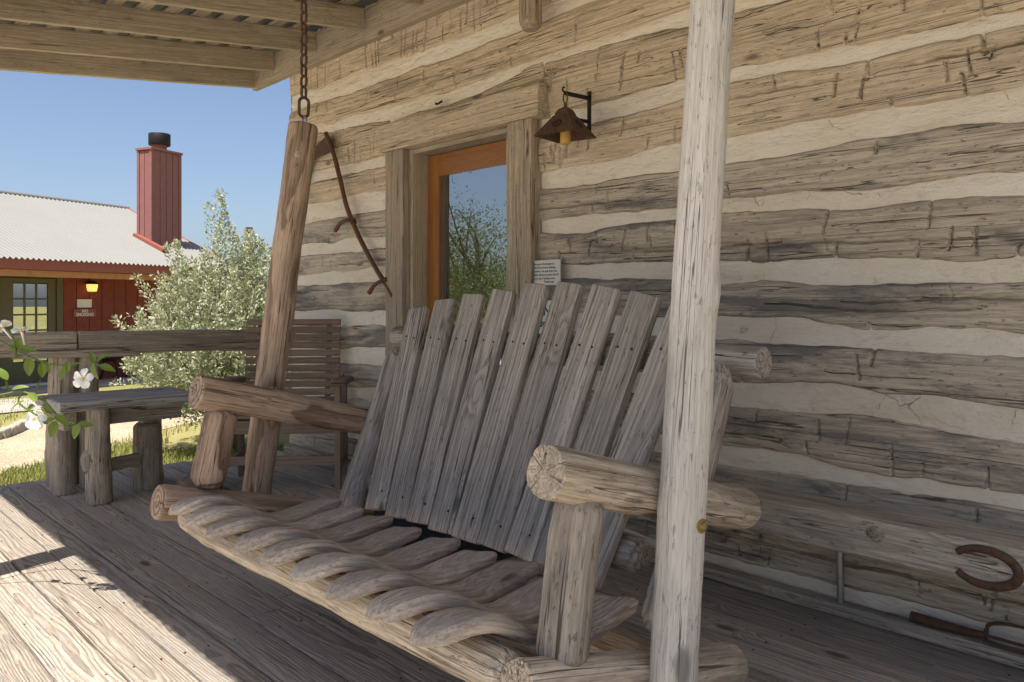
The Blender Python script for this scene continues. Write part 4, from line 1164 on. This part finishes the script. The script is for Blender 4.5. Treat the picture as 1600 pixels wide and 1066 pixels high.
# boxed chimney
cx0, cx1, cy0, cy1 = 2.64, 3.43, -.02, .40
ZT = 4.42
chm = empty('chimney', (0, 0, 0)); chm.parent = rb
bbox('core', cx0 + .02, cx1 - .02, cy0 + .02, cy1 - .02, GZ, ZT, M['pinkwall'], chm)
for k in range(4):
    w = (cx1 - cx0 - .12) / 4
    bbox('panel', cx0 + .06 + k * w + .006, cx0 + .06 + (k + 1) * w - .006, cy0 + .002, cy0 + .018, 1.6, ZT - .04, M['pinkwall'], chm)
for k in range(2):
    w = (cy1 - cy0 - .12) / 2
    bbox('panel', cx0 + .002, cx0 + .018, cy0 + .06 + k * w + .006, cy0 + .06 + (k + 1) * w - .006, 1.6, ZT - .04, M['pinkwall'], chm)
for (a, b) in ((cx0 - .01, cy0 - .01), (cx1 - .06, cy0 - .01), (cx0 - .01, cy1 - .06)):
    bbox('corner_trim', a, a + .07, b, b + .07, 1.55, ZT - .01, M['pinkwall'], chm)
bbox('top_trim', cx0 - .03, cx1 + .03, cy0 - .03, cy1 + .03, ZT - .03, ZT + .02, M['pinkwall'], chm)
c = bp((cx0 + cx1) / 2, (cy0 + cy1) / 2, 0)
tube('flue', [c + [0, 0, ZT], c + [0, 0, ZT + .24]], .15, M['pinkwall'], chm, 20)
tube('flue_cap', [c + [0, 0, ZT + .13], c + [0, 0, ZT + .14], c + [0, 0, ZT + .37], c + [0, 0, ZT + .38]], .225, M['darkiron'], chm, 24, taper=[.97, 1, 1, .97])
board('flashing', bp(2.60, -.45, 2.22), bp(2.60, .42, 2.58), .10, .12, M['redtrim'], rb, 5, (0, 0, 1), .004, 0, 9)
# porch lamp, its two signs
lp = empty('porch_lamp', bp(1.13, -.12, 1.40), 'lit amber porch lamp on the red wall', 'lamp')
s = NT('lamp_glow'); s.b.inputs['Emission Color'].default_value = (1, .62, .15, 1); s.b.inputs['Emission Strength'].default_value = .35
s.fin((.8, .5, .12), .5); M['glow'] = s.m
b = bp(1.13, -.14, 0)
tube('lamp_shade', [b + [0, 0, 1.36], b + [0, 0, 1.365], b + [0, 0, 1.46], b + [0, 0, 1.50]], .105, M['glow'], lp, 8, taper=[.6, .8, 1, 1])
tube('lamp_cap', [b + [0, 0, 1.50], b + [0, 0, 1.515], b + [0, 0, 1.57]], .125, M['darkiron'], lp, 8, taper=[1, 1, .3])
bbox('lamp_mount', 1.10, 1.16, -.15, -.003, 1.51, 1.55, M['darkiron'], lp)
c1 = empty('plaque', bp(1.06, -.03, 1.12), 'blank pale cream plaque above the no smoking sign', 'plaque'); bbox('panel', .90, 1.21, -.03, -.005, 1.05, 1.21, M['white'], c1)
c2 = empty('no_smoking_sign', bp(1.06, -.03, .95), 'small pinkish NO SMOKING sign on the far red wall', 'sign'); bbox('panel', .82, 1.30, -.03, -.005, .87, 1.02, M['redtrim'], c2)
rotz = math.atan2(BD[1], BD[0])
text('lettering', 'NO', .085, bp(1.06, -.032, .955), c2, M['white'], 'CENTER', (R(90), 0, rotz), .002)
text('lettering', 'SMOKING', .085, bp(1.06, -.032, .885), c2, M['white'], 'CENTER', (R(90), 0, rotz), .002)
# iron bench on that porch
ib = empty('iron_bench', bp(1.9, -.35, GZ), 'dark iron bench against the far red wall', 'bench')
for k in range(4): bbox('seat_bar', 1.35, 2.6, -.52 + k * .11, -.46 + k * .11, .02, .045, M['darkiron'], ib)
bbox('back_bar', 1.35, 2.6, -.10, -.075, .40, .44, M['darkiron'], ib); bbox('back_bar', 1.35, 2.6, -.12, -.095, .14, .17, M['darkiron'], ib)
for xx in (1.37, 1.97, 2.56):
    tube('frame', spline([bp(xx, -.55, GZ + .03), bp(xx, -.48, .0), bp(xx, -.12, .02), bp(xx, -.08, .44)], 5), .02, M['darkiron'], ib, 6)
    tube('leg', spline([bp(xx, -.05, GZ + .03), bp(xx, -.16, -.15), bp(xx, -.14, .02)], 5), .018, M['darkiron'], ib, 6)
for k in range(5):
    tube('scroll', [bp(1.5 + k * .24 + .09 * math.cos(a), -.10, .28 + .09 * math.sin(a)) for a in np.linspace(0, 2 * math.pi, 14, endpoint=False)], .011, M['darkiron'], ib, 6, closed=True)
# utility pole beyond
up = at(385, 420, 34)
pl = empty('utility_pole', (up[0], up[1], GZ), 'thin distant utility pole beside the shrub top', 'pole')
log('pole', [up[0], up[1], GZ], [up[0], up[1], 4.25], .11, .09, M['twig'], pl, 5, 0, .02, seg=.4)
log('pole_cap', [up[0], up[1] - .02, 4.18], [up[0] + .02, up[1] + .25, 4.18], .12, .12, M['darkiron'], pl, 6, 0, .02, seg=.1)

# ------------------------------------------------------------------ plants
def leaves(name, P, D, N, L, W, mat, parent):
    """many small pointed leaves: bases P, directions D, normals N, lengths L, widths W (arrays)"""
    D = D / np.linalg.norm(D, axis=1, keepdims=True)
    S = np.cross(D, N); S /= np.linalg.norm(S, axis=1, keepdims=True) + 1e-9
    L = L[:, None]; W = W[:, None]
    V = np.stack([P, P + D * L * .45 + S * W * .5, P + D * L, P + D * L * .45 - S * W * .5], 1).reshape(-1, 3)
    return mk(name, V, np.arange(len(V)).reshape(-1, 4), mat, parent, sharp=None)

# silvery sage shrub beside the porch end
sb = np.array([-8.22, 3.60, GZ])
shr = empty('sage_shrub', tuple(sb), 'large silver-green leafy shrub just beyond the porch end', 'shrub')
rs = np.random.RandomState(4)
V, Fc = [], []; SV = []
shoots = []
# spreading main limbs first, then upright leafy shoots from them
for i in range(420):
    a = rs.uniform(0, 2 * np.pi); q = rs.uniform(0, 1) ** .6
    h = 2.05 * (1 - .55 * q ** 1.6) * rs.uniform(.55, 1.02)
    tip = sb + np.array([math.cos(a) * 1.0 * q, math.sin(a) * 1.0 * q, 0]) + np.array([0, 0, h + .28])
    base = sb + np.array([math.cos(a) * .35 * q, math.sin(a) * .35 * q, .1 + h * .25])
    shoots.append((base, tip))
# a few tall leaders
for (ox, oy, hh) in ((.05, -.1, 2.72), (.25, .2, 2.35), (-.3, .35, 2.3), (-.15, -.45, 2.2), (.5, .55, 2.15), (-.55, .1, 1.95)):
    for k in range(7):
        shoots.append((sb + np.array([ox * .4, oy * .4, .7]), sb + np.array([ox + rs.normal(0, .10), oy + rs.normal(0, .10), hh - abs(rs.normal(0, .22))])))
for i in range(150):     # stray sprigs that break the outline
    a = rs.uniform(0, 2 * np.pi); q = rs.uniform(.55, 1.0); h = 1.9 * (1 - .5 * q ** 1.6) * rs.uniform(.35, 1.0)
    base = sb + np.array([math.cos(a) * .86 * q, math.sin(a) * .86 * q, h])
    shoots.append((base, base + np.array([math.cos(a) * rs.uniform(.1, .32), math.sin(a) * rs.uniform(.1, .32), rs.uniform(.22, .5)])))
for (b0, t0) in shoots:
    Ls = np.linalg.norm(t0 - b0); d = (t0 - b0) / Ls
    bend = rs.normal(0, .12, 3)
    nl = int((80 if Ls > .7 else 25) + 66 * Ls)
    u = 1 - rs.uniform(0, 1, nl) ** 1.5 * .85
    p = b0 + (t0 - b0) * u[:, None] + bend * np.sin(u * 3.1)[:, None] * .5
    r = rs.normal(0, 1, (nl, 3)); r -= d * (r @ d)[:, None] * .3; r /= np.linalg.norm(r, axis=1, keepdims=True)
    V.append(p + r * (rs.uniform(0, 1, nl) * (.032 + .08 * (1 - u)))[:, None])
    Fc.append(d * rs.uniform(.2, 1.0, nl)[:, None] + r * rs.uniform(.5, 1.0, nl)[:, None])
V = np.concatenate(V); Fc = np.concatenate(Fc); nl = len(V)
leaves('foliage', V, Fc, rs.normal(0, 1, (nl, 3)), rs.uniform(.018, .055, nl), rs.uniform(.012, .026, nl), M['sage'], shr)
tube('trunk', spline([sb, sb + [.03, .02, .3], sb + [.0, .06, .7]], 5), .06, M['twig'], shr, 8)
for i in range(26):
    a = rs.uniform(0, 6.28); q = rs.uniform(.3, 1)
    e = sb + np.array([math.cos(a) * .9 * q, math.sin(a) * .9 * q, 1.0 + rs.uniform(0, .9)])
    tube('branch', spline([sb + [0, 0, .1 + .3 * rs.uniform()], sb + (e - sb) * .45 + rs.normal(0, .06, 3), e], 5), .016, M['twig'], shr, 6, taper=list(np.linspace(1, .3, 11)))

# flowering vine winding off the porch post at the left
vi = empty('flowering_vine', (-3.92, .47, 0), 'green vine with white five-petalled flowers trailing in from the left', 'vine')
def av(px, py, d): return at(px, py, d)
stems = [[(-150, 700, 3.05), (-110, 560, 3.1), (-60, 500, 3.1), (5, 535, 3.05), (45, 557, 3.0), (90, 571, 3.0), (135, 566, 3.0), (160, 572, 2.98)],
         [(-130, 660, 3.05), (-60, 625, 3.05), (0, 617, 3.0), (35, 612, 3.0), (70, 628, 3.0), (90, 650, 3.0), (118, 662, 3.0)],
         [(-60, 500, 3.1), (-20, 505, 3.08), (18, 522, 3.05), (26, 560, 3.0)], [(35, 612, 3.0), (30, 630, 3.0), (60, 650, 3.0)]]
for st_ in stems: tube('stem', spline([av(*p) for p in st_], 8), .0035, M['vineleaf'], vi, 6)
tube('stem', spline([np.array([-3.90 + .08 * math.cos(k), .47 + .08 * math.sin(k), k * .16]) for k in range(14)], 5), .006, M['vineleaf'], vi, 6)
def vleaf(P, D, N, L, W):
    D = np.asarray(D, float); D /= np.linalg.norm(D); S = np.cross(D, N); S /= np.linalg.norm(S); N = np.cross(S, D)
    V, Fc = [], []
    n = 8
    for k in range(n + 1):
        t = k / n; w = W * .5 * math.sin(math.pi * t ** .8) ** .8 if 0 < t < 1 else .0006
        c = P + D * L * t - N * .22 * L * t * t
        V += [c + S * w + N * w * .35, c, c - S * w + N * w * .35]
        if k:
            b = 3 * k; Fc += [(b - 3, b - 2, b + 1, b), (b - 2, b - 1, b + 2, b + 1)]
    mk('leaf', V, Fc, M['vineleaf'], vi, sharp=None)
rs2 = random.Random(8)
LP = [(12, 603, -.3, .9), (28, 606, .9, .3), (22, 544, -.8, .1), (30, 536, .3, -.9), (46, 570, .1, -1), (66, 576, -.2, -1), (74, 572, .15, -1), (100, 580, -.3, -1), (106, 572, .2, -1), (145, 560, -.3, .9), (158, 560, .8, .5), (147, 578, .4, -1), (165, 574, .9, -.3), (52, 620, -.7, .4), (62, 624, .7, .3), (28, 631, -.8, -.3), (73, 640, .8, -.3), (48, 637, -.7, -.2), (75, 658, .6, .5), (84, 668, -.1, -1), (111, 660, -.6, .4), (120, 672, -.6, -.6), (129, 664, .7, .1), (5, 585, -.5, .7), (60, 603, .2, 1), (-20, 560, .4, -.9), (-35, 520, -.6, -.5), (-15, 640, .5, -.8), (-50, 600, -.5, .6), (95, 655, .7, -.4), (40, 545, .9, -.1)]
for (px, py, dx, dz) in LP:
    L = rs2.uniform(.046, .07); D = np.array([RT[0] * dx + rs2.uniform(-.3, .3), RT[1] * dx + rs2.uniform(-.3, .3), dz])
    D /= np.linalg.norm(D)
    P = av(px, py, 3.0 + rs2.uniform(-.04, .04)) - D * L * .4
    N = np.array([-FW[0] * .6 + rs2.uniform(-.5, .5), -FW[1] * .6 + rs2.uniform(-.5, .5), .6 + rs2.uniform(-.4, .5)])
    vleaf(P, D, N, L, L * rs2.uniform(.42, .55))
def flower(px, py, d, facing, r=.038):
    c = av(px, py, d); f = np.asarray(facing, float); f /= np.linalg.norm(f)
    _, s, t = frame(f)
    fl = empty('flower', (0, 0, 0)); fl.parent = vi; fl.location = -vi.location
    for k in range(5):
        a = 2 * math.pi * k / 5 + .3; V, Fc = [], []
        for i in range(7):
            u = i / 6; w = r * (.16 + .62 * math.sin(math.pi * min(1, u * .78 + .02)) ** 1.2) * (1 if u < .99 else .45)
            rad = r * (.12 + .98 * u); up_ = .016 * (1 - (1 - u) ** 2) - .014 * u * u
            for j in (-1, 0, 1):
                an = a + .18 * u
                pr = math.cos(an) * s + math.sin(an) * t; pt = -math.sin(an) * s + math.cos(an) * t
                V.append(c + pr * rad + pt * w * j * .55 + f * (up_ + .005 * abs(j) * (1 if j > 0 else -.4)))
            if i:
                b = 3 * i; Fc += [(b - 3, b - 2, b + 1, b), (b - 2, b - 1, b + 2, b + 1)]
        mk('petal', V, Fc, M['greenlog'], fl, sharp=None)
    tube('throat', [c - f * .02, c - f * .002, c + f * .002], r * .17, M['pistil'], fl, 8, taper=[.5, .9, 1])
    tube('tube', [c - f * .055, c - f * .03, c - f * .006], r * .14, M['greenlog'], fl, 8, taper=[.5, .7, 1.1])
vd = -np.array([FW[0], FW[1], 0])
flower(131, 592, 3.0, vd + np.array([0, 0, .25]), .036)
flower(57, 656, 3.0, vd + np.array([.35, 0, .45]), .036)
flower(34, 517, 3.05, np.array([.1, -.2, 1.0]), .036)
flower(4, 512, 3.06, np.array([-.5, -.4, .7]), .034)

# trees across the yard (they are what the door glass mirrors)
def tree(x, y, h, spread, seed, nl, label, dens=1.0):
    rs = np.random.RandomState(seed)
    t = empty('yard_tree', (x, y, GZ), label, 'tree', 'trees across the yard')
    b = np.array([x, y, GZ])
    trunk = spline([b, b + [rs.normal(0, .1), rs.normal(0, .1), h * .25], b + [rs.normal(0, .2), rs.normal(0, .2), h * .55]], 6)
    tube('trunk', trunk, .05 * h / 2, M['twig'], t, 10, taper=list(np.linspace(1, .5, 13)))
    PP = []
    for i in range(16):
        a = rs.uniform(0, 6.28); k = rs.randint(4, 12); s0 = trunk[k]
        e = b + np.array([math.cos(a) * spread * rs.uniform(.4, 1), math.sin(a) * spread * rs.uniform(.4, 1), h * rs.uniform(.4, .92)])
        pts = spline([s0, s0 + (e - s0) * .5 + rs.normal(0, .15, 3), e], 5)
        tube('limb', pts, .02 * h / 2, M['twig'], t, 6, taper=list(np.linspace(1, .25, 11)))
        for c in (pts[-1], pts[-4], pts[-6]):
            for q in range(3):
                cc = c + rs.normal(0, .3, 3) * np.array([1, 1, .6]); m = int(nl / 144)
                PP.append(cc + rs.normal(0, 1, (m, 3)) * np.array([.26, .26, .17]) * rs.uniform(.7, 1.3))
    P = np.concatenate(PP); m = len(P)
    leaves('crown', P, rs.normal(0, 1, (m, 3)), rs.normal(0, 1, (m, 3)), rs.uniform(.035, .08, m), rs.uniform(.02, .036, m), M['treeleaf'], t)
for i, (x, y, h, sp_, nl, lb) in enumerate([(-13.97, -5.35, 4.3, 1.0, 9000, 'tall loose tree mirrored at the left of the door glass'), (-11.9, -4.7, 2.9, 1.5, 12000, 'dense low tree mirrored at the right of the door glass'), (-18.9, -8.6, 3.2, 2.8, 14000, 'broad far tree mirrored low in the door glass'), (-21.0, -6.0, 3.4, 2.8, 14000, 'farthest broad tree mirrored behind the tall loose tree')]):
    tree(x, y, h, sp_, 20 + i, nl, lb)
